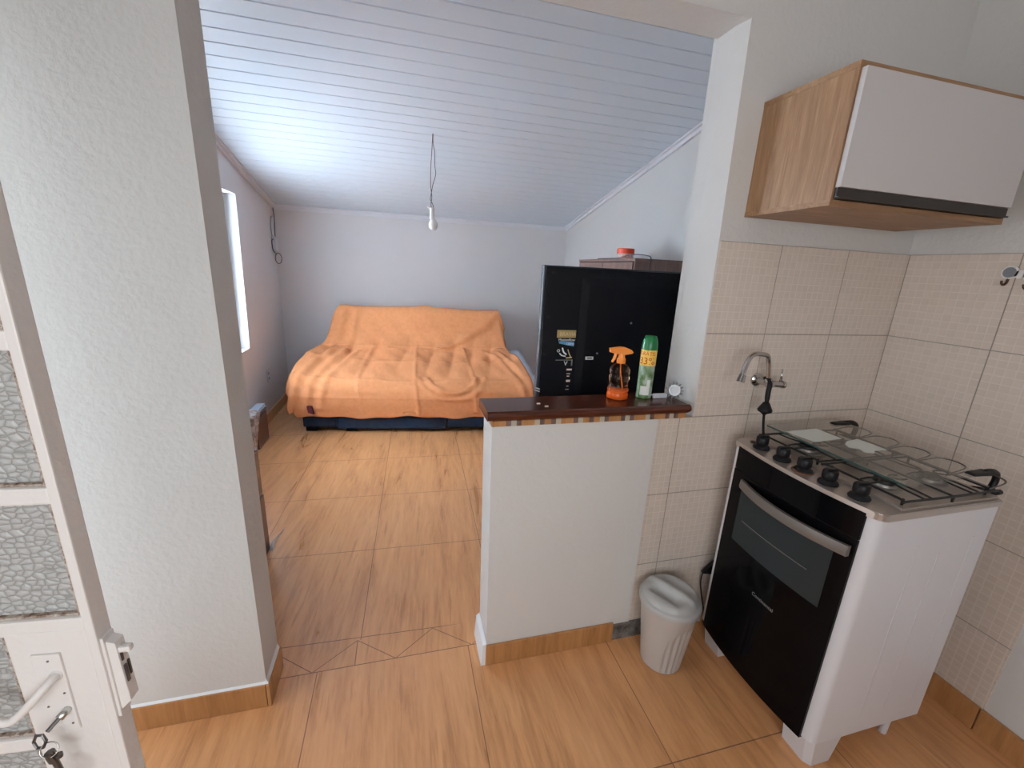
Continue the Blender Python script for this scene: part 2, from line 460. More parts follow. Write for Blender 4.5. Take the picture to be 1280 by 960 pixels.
bm.faces.new((A[0], B[0], B2[0], A2[0])); bm.faces.new((A[-1], A2[-1], B2[-1], B[-1]))
struct('ceiling', bm, 'ceiling pvc')
# crown mouldings of the room
def crown(x0, x1, n):
    bm = BM()
    y0, y1 = .151, YB
    for (a, b, h0, h1) in ((x0, x0 + (x1 - x0) * 1.0, -.012, -.0005), (x0, x0 + (x1 - x0) * .45, -.038, -.012)):
        lo, hi = min(a, b), max(a, b)
        hexa(bm, [(lo,y0,cz(y0)+h0),(hi,y0,cz(y0)+h0),(hi,y1,cz(y1)+h0),(lo,y1,cz(y1)+h0),(lo,y0,cz(y0)+h1),(hi,y0,cz(y0)+h1),(hi,y1,cz(y1)+h1),(lo,y1,cz(y1)+h1)])
    struct('trim_%d' % n, bm, 'white trim')
crown(0.0005, .045, 3); crown(XR + .0025, XR - .042, 4)
bm = BM(); zt = cz(YB)
box(bm, .0, XR, YB - .045, YB - .0005, zt - .012, zt + .006); box(bm, .0, XR, YB - .02, YB - .0005, zt - .042, zt - .012)
struct('trim_5', bm, 'white trim')

# skirtings
def board(n, boxes, m='baseboard wood', side=''):
    bm = BM()
    for bx in boxes: box(bm, *bx, .0015)
    struct(n, bm, m)
board('baseboard_pier', [(.151,.782,-.011,-.0005,.0005,.097), (.7845,.796,-.011,.15,.0005,.097)])
board('baseboard_low_wall', [(1.574,2.136,-.016,-.0045,.0005,.095)])
bm = BM()   # skirting on the end of the low wall, window glare painted in as white
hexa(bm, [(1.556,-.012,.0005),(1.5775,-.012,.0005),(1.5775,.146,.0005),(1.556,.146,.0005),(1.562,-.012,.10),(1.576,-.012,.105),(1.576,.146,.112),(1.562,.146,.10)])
struct('baseboard_low_wall_end', bm, 'white mortar and glare')
bm = BM()   # white mortar line over the skirtings
hexa(bm, [(.151,-.006,.097),(.784,-.006,.097),(.784,0,.097),(.151,0,.097),(.151,-.001,.104),(.784,-.001,.104),(.784,0,.104),(.151,0,.104)])
hexa(bm, [(.784,-.006,.097),(.791,-.006,.097),(.791,.148,.097),(.784,.148,.097),(.7845,-.001,.115),(.785,-.001,.115),(.785,.148,.115),(.7845,.148,.115)])
struct('trim_6', bm, 'white mortar and glare')
board('baseboard_left', [(.0005,.012,.152,YB-.001,.0005,.10)])
board('baseboard_back', [(.013,XR-.012,YB-.012,YB-.0005,.0005,.10)])
board('baseboard_right', [(XR-.010,XR+.0025,.172,YB-.013,.0005,.10)])
board('baseboard_right_kitchen', [(XR-.012,XR+.0025,-.640,-.002,.0005,.099),(XR-.012,XR+.0025,-2.69,-.644,.0005,.099)])
board('baseboard_middle_kitchen', [(2.60,XR-.013,-.012,-.0005,.0005,.081)])

# window of the room
fr = BM()
X0, X1 = -.125, -.085
box(fr, X0, X1, WY0, 2.79, WZ0, WZ0 + .035); box(fr, X0, X1, WY0, 2.79, WZ1 - .035, WZ1)
box(fr, X0, X1, WY0, WY0 + .035, WZ0 + .035, WZ1 - .035)
hexa(fr, [(X0,2.69,WZ0),(X1,2.69,WZ0),(X1,2.73,WZ0),(X0,2.73,WZ0),(X0,2.76,WZ1),(X1,2.76,WZ1),(X1,2.80,WZ1),(X0,2.80,WZ1)])
win = struct('window_1', fr, 'window frame')
g = BM()
for yy in (1.80, 2.12, 2.56): box(g, -.112, -.092, yy - .014, yy + .014, WZ0 + .035, WZ1 - .035)
obj('mullion', g, 'window frame', win)
g = BM(); hexa(g, [(-.0845,2.674,WZ0+.03),(-.0765,2.674,WZ0+.03),(-.0765,2.692,WZ0+.03),(-.0845,2.692,WZ0+.03),(-.0845,2.742,WZ1-.03),(-.0765,2.742,WZ1-.03),(-.0765,2.760,WZ1-.03),(-.0845,2.760,WZ1-.03)])
obj('gasket', g, 'grey frame', win, label='dark grey seal line along the frame')
g = BM(); box(g, -.106, -.102, WY0 + .03, 2.73, WZ0 + .03, WZ1 - .03)
obj('pane', g, 'window glass', win)

# ------------------------------------------------------------------ open metal door at the left
TH = math.radians(-5)
dx, dy = math.cos(TH), math.sin(TH)             # along the leaf towards the free edge
P0 = Vector((.0945, -.703, 0))   # s = 0 lies inside the wall; the leaf starts at s = .085
                   # hinge line, front face
Lw = .79
def dp(s, d, z):                                # s from hinge, d depth away from the camera side, z
    return Vector((P0.x + dx * s - dy * d, P0.y + dy * s + dx * d, z))
def dbox(bm, s0, s1, d0, d1, z0, z1, bev=0):
    hexa(bm, [dp(s0,d0,z0), dp(s1,d0,z0), dp(s1,d1,z0), dp(s0,d1,z0), dp(s0,d0,z1), dp(s1,d0,z1), dp(s1,d1,z1), dp(s0,d1,z1)], bev)
bm = BM()
dbox(bm, Lw - .0115, Lw, 0, .025, .04, 2.06, .002); dbox(bm, .085, .119, 0, .025, .04, 2.06, .003)
dbox(bm, .119, Lw - .0115, 0, .025, .04, .09, .002); dbox(bm, .119, Lw - .0115, 0, .025, 2.02, 2.06, .002)
zbars = [1.0735 + k * .184 for k in range(5)]      # glazing bars
for k in range(5): dbox(bm, .119, Lw - .0115, .002, .023, zbars[k], zbars[k] + .022, .003)
zl = [.883, .70, .53, .36, .20]
for k in zl: dbox(bm, .119, Lw - .0115, .002, .023, k, k + .022, .003)
dbox(bm, Lw - .100, Lw - .0115, .001, .024, .80, 1.0785, .002)   # lock plate field
leaf = struct('door_1', bm, 'white door paint')
alz = sorted(zl + zbars) + [2.02]
prev = .09
for k in alz:
    if k - prev > .03:
        bm = BM()
        right = Lw - .0115 if not (.69 <= prev < 1.07) else Lw - .100
        dbox(bm, .119, right, .014, .020, prev, k)
        obj('pane', bm, 'pebbled glass', leaf, label='pebbled obscure glass pane')
        bm = BM()
        dbox(bm, right - .0055, right, .005, .014, prev, k); dbox(bm, .119, right - .0055, .008, .014, prev, prev + .0025)
        obj('putty', bm, 'rusty putty', leaf, label='rust-stained putty along the pane')
    prev = k + .022
# escutcheon, lever, lock box
bm = BM(); dbox(bm, Lw - .076, Lw - .044, -.0022, .001, .918, 1.046, .0008)
pl = obj('escutcheon', bm, 'white door paint', leaf)
bm = BM()
tube(bm, spline([dp(Lw-.053,-.002,1.0125), dp(Lw-.054,-.012,1.0115), dp(Lw-.062,-.022,1.002), dp(Lw-.082,-.026,.980), dp(Lw-.096,-.027,.972), dp(Lw-.115,-.027,.980), dp(Lw-.14,-.026,.996)], 6), .0052, 12)
lathe(bm, [(.0075,-.0035),(.0075,.0)], dp(Lw-.053,0,1.0125), 20, 'y')
sub('lever', bm, 'white door paint', pl, (0,0,0), smooth=True)
bm = BM()
for s, z in ((-.058,1.036),(-.050,.982),(-.072,.962),(-.050,.930)): lathe(bm, [(.0014,-.0030),(.0014,-.001)], dp(Lw+s,0,z), 10, 'y')
sub('screw', bm, 'handle grey', pl, (0,0,0))
bm = BM(); tube(bm, [dp(Lw-.051,.0,.955), dp(Lw-.055,-.012,.951)], .0050, 14); sub('key_cylinder', bm, 'ring metal', pl, (0,0,0), smooth=True)
bm = BM()
dbox(bm, Lw, Lw + .004, .003, .022, .925, 1.058, .001)
hexa(bm, [dp(Lw,.006,.930), dp(Lw+.017,.006,.948), dp(Lw+.017,.022,.948), dp(Lw,.022,.930), dp(Lw,.006,1.052), dp(Lw+.014,.006,1.046), dp(Lw+.014,.022,1.046), dp(Lw,.022,1.052)], .001)
lk = obj('lock_case', bm, 'white door paint', leaf)
bm = BM(); dbox(bm, Lw + .012, Lw + .028, .008, .017, 1.028, 1.037, .003); sub('latch_bolt', bm, 'white door paint', lk, (0,0,0))
bm = BM(); dbox(bm, Lw + .0150, Lw + .0178, .009, .013, .978, 1.006, .0005); dbox(bm, Lw + .0150, Lw + .0174, .016, .019, .984, 1.008, .0005); dbox(bm, Lw + .0140, Lw + .0165, .009, .012, 1.014, 1.027, .0005)
sub('strike_slot', bm, 'steel dark', lk, (0,0,0), label='dark worn slot in the lock')
# keys
kb = dp(Lw - .056, -.012, .950)
kt = thing('key_ring', 'dark key in the white door lock with a second key dangling from its ring', 'keys', tuple(kb))
bm = BM()
kd = Vector((-.010, -.006, -.010))
k1 = kb + kd
tube(bm, [kb + Vector((0,.004,0)), k1], .0026, 8)
hc = k1 + Vector((-.008, -.003, -.011)); hx_ = [hc + Vector((math.sin(a) * .0085 + math.cos(a) * .003, -.003 * math.sin(a), math.cos(a) * .0115)) for a in [k * PI / 3 + .3 for k in range(6)]]
tube(bm, hx_, .0019, 6, True)
obj('key', bm, 'key metal', kt)
rc = hc + Vector((.010, -.004, -.012))
bm = BM(); tube(bm, [rc + Vector((math.cos(a) * .010, 0.004 * math.sin(a), math.sin(a) * .0085)) for a in [k * PI / 10 for k in range(20)]], .0009, 6, True)
obj('ring', bm, 'ring metal', kt, smooth=True)
k2 = rc + Vector((.002, 0, -.007))
bm = BM()
tube(bm, [k2 + Vector((-.003,0,.003)), k2 + Vector((.0,0,-.012))], .0055, 8); tube(bm, [k2 + Vector((.006,0,-.003)), k2 + Vector((.006,0,-.008))], .004, 8)
tube(bm, [k2 + Vector((0,0,-.010)), k2 + Vector((.003,0,-.036))], .0035, 8)
hc2 = k2 + Vector((.004, 0, -.050))
tube(bm, [hc2 + Vector((math.sin(a) * .012, 0, math.cos(a) * .014)) for a in [k * PI / 3 for k in range(6)]], .0028, 6, True)
obj('key', bm, 'key metal', kt)

# ------------------------------------------------------------------ low wall shelf
st = thing('wall_shelf', 'dark mahogany board capping the low white wall, with a wood mosaic strip under its edge', 'shelf', (1.95, .065, 1.0285))
bm = BM()
prof = [(-.010,1.050),(-.020,1.056),(-.021,1.068),(-.017,1.080),(-.010,1.084),(.146,1.084),(.150,1.080),(.150,1.050)]
A = [bm.verts.new((1.549, p[0], p[1])) for p in prof]; Bv = [bm.verts.new((2.335, p[0], p[1])) for p in prof]
n = len(prof)
bm.faces.new(A); bm.faces.new(Bv[::-1])
for i in range(n): bm.faces.new((A[i], Bv[i], Bv[(i+1) % n], A[(i+1) % n]))
tube(bm, [(2.335,-.004,1.067),(2.346,-.003,1.067)], .0155, 12)
obj('board', bm, 'mahogany', st)
bm = BM(); box(bm, 1.566, 2.335, -.006, .144, 1.0287, 1.0498); core = obj('packing', bm, 'baseboard wood', st)
cols = [('baseboard wood', .020), ('baseboard wood', .024), ('rustic brown', .020), ('paper', .018), ('rustic brown', .022)]
seq = ['a','a','b','c','b','a','a','c','b','a','b','c','a','a','b','c','a','b','a','c','b','a','a','b','c','b','a','a','c','b','a','a','b','c','b','a']
mats = {'a': 'baseboard wood', 'b': 'rustic brown', 'c': 'jar label'}
bm = BM(); xs = 1.568; V0 = None
for q in seq + seq:
    wd = {'a': .024, 'b': .018, 'c': .019}[q]
    if xs + wd > 2.335: break
    if V0 is None: V0 = [bm.verts.new((xs, yy, zz)) for yy, zz in ((-.0062,1.0292),(-.010,1.0296),(-.010,1.0490),(-.0062,1.0494))]; bm.faces.new(V0)
    xs += wd
    V1 = [bm.verts.new((xs, yy, zz)) for yy, zz in ((-.0062,1.0292),(-.010,1.0296),(-.010,1.0490),(-.0062,1.0494))]
    for k in range(4):
        f = bm.faces.new((V0[k], V1[k], V1[(k+1) % 4], V0[(k+1) % 4])); f.material_index = 'abc'.index(q)
    V0 = V1
bm.faces.new(V0)
obj('mosaic_strip', bm, ['baseboard wood', 'rustic brown', 'mosaic pale'], st)

# spray bottle
bx, by, bz = 2.088, .098, 1.0842
sp = thing('spray_bottle', 'orange trigger spray bottle with a little orange liquid on the dark shelf', 'bottle', (bx, by, bz))
k = .205
prof = [(.030,0),(.0405,.004),(.041,.022),(.037,.028),(.041,.034),(.041,.040),(.0365,.046),(.0365,.074),(.0395,.080),(.0395,.088),(.035,.094),(.038,.104),(.039,.114),(.034,.126),(.022,.138),(.014,.144),(.014,.150)]
bm = BM(); lathe(bm, prof, (bx, by, bz), 36); bt = obj('body', bm, 'orange clear', sp, smooth=True)
prof2 = [(r - .0025, h + .0015) for r, h in prof[:4]] + [(.0385,.033),(.034,.036)]
prof2[0] = (.028, .002)
bm = BM(); lathe(bm, prof2, (bx, by, bz), 36); obj('liquid', bm, 'orange liquid', sp, smooth=True)
bm = BM(); tube(bm, spline([(bx,by,bz+.15),(bx+.002,by,bz+.11),(bx+.012,by,bz+.06),(bx+.016,by,bz+.012)], 6), .002, 8); obj('dip_tube', bm, 'orange plastic', sp, smooth=True)
bm = BM(); lathe(bm, [(.015,.140),(.0165,.142),(.0165,.158),(.013,.162),(.012,.175),(.012,.18)], (bx, by, bz), 24); obj('collar', bm, 'orange plastic', sp, smooth=True, autosm=40)
bm = BM()
hp = [(-.052,.199),(-.050,.184),(-.030,.182),(-.016,.176),(.014,.174),(.040,.178),(.046,.183),(.036,.193),(.012,.202),(-.010,.205)]
prism(bm, [(bx + a, bz + h) for a, h in hp], by - .011, by + .011, 'y', .004)
obj('spray_head', bm, 'orange plastic', sp)
bm = BM(); tube(bm, spline([(bx-.024,by,bz+.184),(bx-.027,by,bz+.168),(bx-.032,by,bz+.155),(bx-.038,by,bz+.145)], 5), [.006]*10 + [.005]*5 + [.0035], 8); obj('trigger', bm, 'orange plastic', sp, smooth=True)

# aerosol can
cx_, cy_, cz_ = 2.206, .10, 1.0842
ac = thing('aerosol_can', 'green aerosol spray can with a yellow 33% band beside the orange bottle', 'can', (cx_, cy_, cz_))
bm = BM(); lathe(bm, [(.027,0),(.0295,.002),(.0300,.008),(.0295,.012),(.0295,.195),(.0285,.199)], (cx_, cy_, cz_), 36); obj('body', bm, 'can green', ac, smooth=True, autosm=40)
bm = BM(); lathe(bm, [(.0300,.192),(.0302,.196),(.0298,.212),(.0275,.228),(.0235,.240),(.021,.246),(.019,.247),(.017,.243)], (cx_, cy_, cz_), 36); obj('cap', bm, 'green cap', ac, smooth=True, autosm=50)
bm = BM()
def arcpatch(bm, c, r, a0, a1, z0, z1, n=16, dz=0):
    A = []; B = []
    for i in range(n + 1):
        a = a0 + (a1 - a0) * i / n
        A.append(bm.verts.new((c[0] + r * math.cos(a), c[1] + r * math.sin(a), z0 + dz * i / n)))
        B.append(bm.verts.new((c[0] + r * math.cos(a), c[1] + r * math.sin(a), z1)))
    for i in range(n): bm.faces.new((A[i], A[i+1], B[i+1], B[i]))
arcpatch(bm, (cx_, cy_), .0301, 0, 2 * PI, cz_ + .133, cz_ + .1945, 40)
obj('band', bm, 'yellow band', ac, smooth=True, label='yellow band reading GRATIS 33%')
bm = BM(); arcpatch(bm, (cx_, cy_), .0301, math.radians(205), math.radians(275), cz_ + .016, cz_ + .052, 12)
arcpatch(bm, (cx_, cy_), .0302, math.radians(250), math.radians(275), cz_ + .052, cz_ + .078, 8)
obj('label_block', bm, 'white print', ac)
def curved_text(s, size, ang, z, r, m, parent, cen, name='lettering', base=(0,0,0)):
    t_ = text_mesh(s, size, (0,0,0), (1,0,0), (0,1,0), .0006, 'CENTER')
    for v in t_.verts:
        a = ang + v.co.x / r; rr = r + v.co.z
        v.co = Vector((cen[0] + rr * math.cos(a), cen[1] + rr * math.sin(a), z + v.co.y))
    return obj(name, t_, m, parent)
aa = math.radians(228)
curved_text('GRÁTIS', .020, aa, cz_ + .174, .0305, 'red print', ac, (cx_, cy_))
curved_text('33%', .038, aa, cz_ + .139, .0305, 'red print', ac, (cx_, cy_))

# silver sun ornament
sc = Vector((2.318, .062, 1.1205))
sn = thing('sun_ornament', 'small silver sun-shaped ornament with a clear tag at the right end of the shelf', 'ornament', (2.318, .062, 1.0842))
nrm = Vector((-.45, -.85, .15)).normalized(); ux = nrm.cross(Vector((0,0,1))).normalized() * -1; uy = nrm.cross(ux).normalized()
bm = BM()
def disc(bm, c, r, t0, t1, n=28):
    A = [bm.verts.new(c + (ux * math.cos(a) + uy * math.sin(a)) * r + nrm * t0) for a in [2*PI*i/n for i in range(n)]]
    B = [bm.verts.new(c + (ux * math.cos(a) + uy * math.sin(a)) * r * .96 + nrm * t1) for a in [2*PI*i/n for i in range(n)]]
    bm.faces.new(A[::-1]); bm.faces.new(B)
    for i in range(n): bm.faces.new((A[i], A[(i+1)%n], B[(i+1)%n], B[i]))
disc(bm, sc, .023, -.006, .004)
obj('face', bm, 'silver', sn)
bm = BM(); disc(bm, sc, .0165, .0042, .009); obj('centre', bm, 'pale silver', sn)
bm = BM()
for i in range(14):
    a = 2*PI*i/14; d = ux * math.cos(a) + uy * math.sin(a)
    tube(bm, [sc + d * .020, sc + d * .0345], [.0042, .0018], 6)
obj('rays', bm, 'silver', sn)
bm = BM(); box(bm, 2.236, 2.298, .075, .083, 1.0846, 1.104, .002); box(bm, 2.222, 2.238, .077, .081, 1.097, 1.1015, .001); obj('tag', bm, 'clear plastic', sn)

# little crumbs on the board
for i, (x, y) in enumerate(((1.745, .055), (1.765, .022))):
    bm = BM(); box(bm, x, x + .013, y, y + .007, 1.0842, 1.0872, .001)
    tag(obj('paper_scrap', bm, 'jar label'), ['tiny pale scrap near the back edge of the dark shelf', 'tiny pale scrap near the front edge of the dark shelf'][i], 'scrap')

# ------------------------------------------------------------------ television on its rack, seen from behind
tv = thing('television', 'large black flat television turned with its back to the kitchen', 'television', (2.37, .50, .93))
bm = BM(); box(bm, 1.880, 2.880, .478, .512, .972, 1.579, .006); obj('bezel', bm, 'tv side', tv, label='blue-black side of the frame')
bm = BM()
hexa(bm, [(1.89,.468,.980),(2.87,.468,.980),(2.87,.479,.975),(1.89,.479,.975),(1.89,.468,1.571),(2.87,.468,1.571),(2.87,.479,1.574),(1.89,.479,1.574)])
hexa(bm, [(2.100,.462,.99),(2.80,.462,.99),(2.84,.468,.98),(2.060,.468,.98),(2.100,.462,1.50),(2.80,.462,1.50),(2.84,.468,1.535),(2.060,.468,1.535)], .004)
obj('back_shell', bm, 'tv plastic', tv)
bm = BM(); box(bm, 1.90, 2.86, .512, .5135, 1.0, 1.56); obj('screen', bm, 'black glass', tv)
bm = BM(); box(bm, 2.20, 2.56, .40, .62, .9355, .948, .004); box(bm, 2.33, 2.43, .46, .50, .948, .99); obj('stand', bm, 'black plastic', tv)
for (x, z) in ((1.915,1.545),(1.905,1.35),(1.90,1.18),(2.15,1.555),(2.40,1.553)):
    bm = BM(); box(bm, x, x + .016, .4665, .4682, z, z + .010, .0005); obj('recess', bm, 'black rubber', tv)
# stickers
Xd, Zd = (1,0,0), (0,0,1)
bm = BM(); box(bm, 1.960, 2.052, .4665, .4678, 1.262, 1.297); stk = obj('sticker', bm, 'gold sticker', tv, label='gold sticker')
def tvtext(s, size, x, z, m, y=.4615):
    return text_mesh(s, size, (x, y, z), Xd, Zd, .0008)
obj('lettering', tvtext('BRAVIA', .024, 1.972, 1.271, None, .4660), 'gold print', tv)
bm = BM(); hexa(bm, [(1.972,.4658,1.236),(2.045,.4658,1.222),(2.045,.4672,1.222),(1.972,.4672,1.236),(1.972,.4658,1.246),(2.046,.4658,1.243),(2.046,.4672,1.243),(1.972,.4672,1.246)]); obj('sticker', bm, 'blue print', tv, label='blue sticker')
obj('lettering', tvtext('Motionflow', .0175, 1.968, 1.247, None, .4655), 'white print', tv)
obj('lettering', tvtext('120Hz', .016, 2.005, 1.229, None, .4650), 'white print', tv)
bm = BM()
tube(bm, spline([(1.990,.4655,1.216),(1.998,.4655,1.196),(2.012,.4655,1.184)], 4), .0035, 6)
tube(bm, spline([(1.978,.4655,1.190),(1.990,.4655,1.180),(2.008,.4655,1.176)], 4), .003, 6)
tube(bm, [(1.972 + .006*math.cos(a), .4655, 1.202 + .006*math.sin(a)) for a in [k*PI/5 for k in range(10)]], .0015, 5, True)
obj('printed_figure', bm, 'white print', tv)
bm = BM()
tube(bm, spline([(2.018,.4655,1.208),(2.026,.4655,1.188),(2.036,.4655,1.170)], 4), .0022, 6); tube(bm, [(2.012,.4655,1.168),(2.040,.4655,1.170)], .003, 6)
obj('printed_figure', bm, 'gold print', tv)
bm = BM(); box(bm, 1.962, 2.045, .4658, .4672, 1.156, 1.159); box(bm, 2.040, 2.046, .4658, .4672, 1.130, 1.160)
obj('printed_rule', bm, 'silver', tv)
obj('lettering', tvtext('V', .030, 2.003, 1.132, None, .4655), 'white print', tv)
bm = BM()
for z, h, x0, x1 in ((1.108,.008,2.020,2.046),(1.090,.003,2.022,2.040),(1.078,.004,2.024,2.036),(1.052,.010,2.022,2.042),(1.030,.003,2.026,2.036),(1.014,.003,2.022,2.038)):
    box(bm, x0, x1, .4658, .4672, z, z + h)
obj('rating_label', bm, 'jar label', tv)
bm = BM(); box(bm, 2.108, 2.148, .4605, .4622, 1.160, 1.175); box(bm, 2.114, 2.142, .4600, .4606, 1.165, 1.170)
bm2 = BM(); box(bm2, 2.108, 2.148, .4605, .4622, 1.160, 1.175); bm.free(); obj('port_label', bm2, 'white print', tv)
bm = BM(); box(bm, 2.115, 2.141, .4595, .4606, 1.165, 1.170); obj('port_slot', bm, 'black rubber', tv)
for (x, z, r) in ((2.325,1.335,.005),(2.462,1.270,.006),(2.430,1.185,.004),(2.165,1.190,.005)):
    bm = BM(); lathe(bm, [(r,-.0012),(r,.003)], (x, .4605, z), 10, 'y'); obj('screw', bm, 'silver', tv)
bm = BM()
for z in (1.006, 1.018): hexa(bm, [(1.876,.474,z+.004),(1.893,.462,z),(1.893,.468,z),(1.879,.478,z+.004),(1.876,.474,z+.008),(1.893,.462,z+.005),(1.893,.468,z+.005),(1.879,.478,z+.008)])
obj('cable_clip', bm, 'white print', tv)

rk = thing('tv_rack', 'low dark rack carrying the television behind the low wall', 'rack', (2.35, .52, 0))
bm = BM(); box(bm, 1.95, 2.80, .30, .72, .90, .935, .003); obj('top', bm, 'rustic brown', rk)
for x in (1.95, 2.765):
    bm = BM(); box(bm, x, x + .035, .30, .72, .0005, .90, .002); obj('side_panel', bm, 'rustic brown', rk)
bm = BM(); box(bm, 1.985, 2.765, .31, .71, .42, .45); obj('shelf', bm, 'rustic brown', rk)

# ------------------------------------------------------------------ brown cupboard by the right wall of the room
sb = thing('cupboard', 'tall brown woodgrain cupboard standing against the right wall behind the television', 'cupboard', (3.05, 1.9, 0))
H = 1.671
bm = BM(); box(bm, 2.852, XR - .013, 1.40, 1.418, .06, H - .02, .001); obj('side_panel', bm, 'rustic brown', sb)
bm = BM(); box(bm, 2.852, XR - .013, 2.352, 2.37, .06, H - .02, .001); obj('side_panel', bm, 'rustic brown', sb)
bm = BM(); box(bm, 2.848, XR - .012, 1.397, 2.373, H - .02, H, .0015); obj('top', bm, 'rustic brown', sb)
bm = BM(); box(bm, XR - .02, XR - .013, 1.418, 2.352, .06, H - .02); obj('back_panel', bm, 'rustic brown', sb)
bm = BM(); box(bm, 2.87, XR - .02, 1.418, 2.352, .06, .08); obj('bottom', bm, 'rustic brown', sb)
bm = BM(); box(bm, 2.88, XR - .02, 1.42, 2.35, .0005, .06); obj('plinth', bm, 'dark groove', sb)
for (a, b2) in ((1.426, 1.882), (1.888, 2.344)):
    bm = BM(); box(bm, 2.846, 2.862, a, b2, .08, H - .026, .0015); d = obj('door', bm, 'rustic brown', sb)
    bm = BM(); yy = b2 - .03 if a < 1.5 else a + .03; tube(bm, [(2.838, yy, .9), (2.838, yy, 1.05)], .005, 8); tube(bm, [(2.838,yy,.91),(2.847,yy,.91)], .003, 6); tube(bm, [(2.838,yy,1.04),(2.847,yy,1.04)], .003, 6)
    sub('handle', bm, 'silver', d, (3.05, 1.9, 0))
jr = thing('jar', 'small round jar with a red lid on top of the brown cupboard', 'jar', (2.945, 1.72, H))
bm = BM(); lathe(bm, [(.056,.0005),(.060,.004),(.060,.042),(.056,.046)], (2.945,1.72,H), 28); obj('body', bm, 'jar label', jr, smooth=True, autosm=40)
bm = BM(); lathe(bm, [(.063,.040),(.0645,.043),(.0645,.074),(.061,.078)], (2.945,1.72,H), 28); obj('lid', bm, 'red jar lid', jr, smooth=True, autosm=40)
curved_text('TACO', .040, math.radians(243), H + .008, .0604, 'red print', jr, (2.945, 1.72))
bm = BM()
arc = spline([(2.875,2.05,H+.004),(2.87,1.98,H+.005),(2.865,1.86,H+.004),(2.866,1.66,H+.005),(2.885,1.60,H+.02),(2.92,1.52,H+.03),(2.955,1.44,H+.024),(2.965,1.392,H+.006),(2.967,1.391,H-.06),(2.967,1.391,H-.35)], 6)
tube(bm, arc, .0035, 6)
tag(obj('cable', bm, 'wire black', smooth=True), 'black cable looping over the top edge of the brown cupboard', 'cable')

# ------------------------------------------------------------------ hanging bulb
bx, by = 1.512, 2.025
hb = thing('pendant_bulb', 'bare white bulb hanging from the sloping ceiling on two thin wires', 'light bulb', (bx, by, cz(by)))
bm = BM(); zt = cz(by)
tube(bm, spline([(bx+.004,by,zt+.002),(bx-.002,by,zt-.10),(bx-.010,by,zt-.22),(bx-.011,by,zt-.34),(bx-.004,by,zt-.41),(bx-.010,by,zt-.46),(bx-.006,by,zt-.49)], 5), .0022, 6)
tube(bm, spline([(bx+.006,by,zt+.002),(bx+.006,by,zt-.06),(bx+.018,by,zt-.12),(bx+.018,by,zt-.20),(bx+.024,by,zt-.26),(bx+.004,by,zt-.33),(bx-.010,by,zt-.40),(bx-.014,by,zt-.43),(bx+.004,by,zt-.465),(bx+.008,by,zt-.49)], 5), .0022, 6)
obj('wires', bm, 'wire black', hb, smooth=True)
bm = BM(); lathe(bm, [(.006,-.482),(.020,-.488),(.022,-.492),(.017,-.50),(.0165,-.555),(.020,-.562),(.020,-.567)], (bx-.002, by, zt), 24); tube(bm, [(bx-.012,by,zt-.492),(bx-.034,by-.004,zt-.478)], .008, 8)
obj('socket', bm, 'bulb white', hb, smooth=True, autosm=40)
bm = BM(); lathe(bm, [(.014,-.560),(.020,-.570),(.030,-.585),(.0335,-.602),(.031,-.620),(.022,-.633),(.010,-.638)], (bx+.006, by, zt), 28); obj('bulb', bm, 'bulb white', hb, smooth=True)

# ------------------------------------------------------------------ junction box, outlet
jb = thing('junction_box', 'small white electrical box with looped black cable high in the far left corner', 'junction box', (.0, 3.74, 1.66))
bm = BM(); box(bm, .001, .040, 3.70, 3.80, 1.625, 1.765, .004); obj('case', bm, 'outlet white', jb)
bm = BM(); tube(bm, spline([(.018,3.745,1.76),(.016,3.725,1.80),(.014,3.725,1.88),(.014,3.755,1.96)], 5), .013, 8); obj('conduit', bm, 'outlet white', jb, smooth=True)
bm = BM()
tube(bm, spline([(.02,3.80,2.055),(.022,3.81,2.0),(.024,3.80,1.92),(.024,3.775,1.80),(.024,3.77,1.76)], 5), .0042, 6)
tube(bm, spline([(.024,3.72,1.745),(.020,3.655,1.73),(.022,3.64,1.66),(.026,3.67,1.615),(.030,3.74,1.60)], 5), .004, 6)
tube(bm, [(.040 + .018*math.cos(a), 3.76 + .052*math.cos(a), 1.553 + .052*math.sin(a)) for a in [k*PI/12 for k in range(24)]], .0036, 6, True)
obj('cable_loop', bm, 'wire black', jb, smooth=True)
ot = thing('wall_outlet', 'white double wall outlet low on the left wall near the sofa', 'outlet', (0.0005, 3.13, .44))
bm = BM(); box(bm, .0006, .009, 3.090, 3.165, .38, .50, .002); obj('plate', bm, 'outlet white', ot)
for z in (.415, .465):
    bm = BM(); lathe(bm, [(.012,.0),(.012,.0025)], (.009, 3.127, z), 16, 'x'); obj('socket', bm, 'grey oval', ot)

# ------------------------------------------------------------------ bed corner and far shelf at the left
bd = thing('bed', 'glossy brown box bed base at the left wall, mostly hidden behind the white pier', 'bed', (.30, .56, 0))
bm = BM(); box(bm, .014, .545, .175, .94, .0005, .335, .004); obj('lower_box', bm, 'bed brown', bd)
bm = BM(); box(bm, .014, .541, .175, .94, .345, .59, .004); obj('upper_box', bm, 'bed brown', bd)
bm = BM(); box(bm, .02, .530, .18, .93, .335, .345); obj('joint', bm, 'dark groove', bd)
mt = BM(); hexa(mt, [(.02,.95,.0005),(.42,.95,.0005),(.42,1.07,.0005),(.02,1.07,.0005),(.02,.95,.772),(.545,.95,.768),(.545,1.07,.778),(.02,1.07,.785)], .02)
bmesh.ops.subdivide_edges(mt, edges=mt.edges[:], cuts=3, use_grid_fill=True)
for v in mt.verts: v.co.z += .012 * math.sin(v.co.x * 23) * (v.co.z > .3); v.co.x += .006 * math.sin(v.co.z * 31) * (v.co.x > .3)
for v in mt.verts: v.co.z = max(v.co.z, .0005)
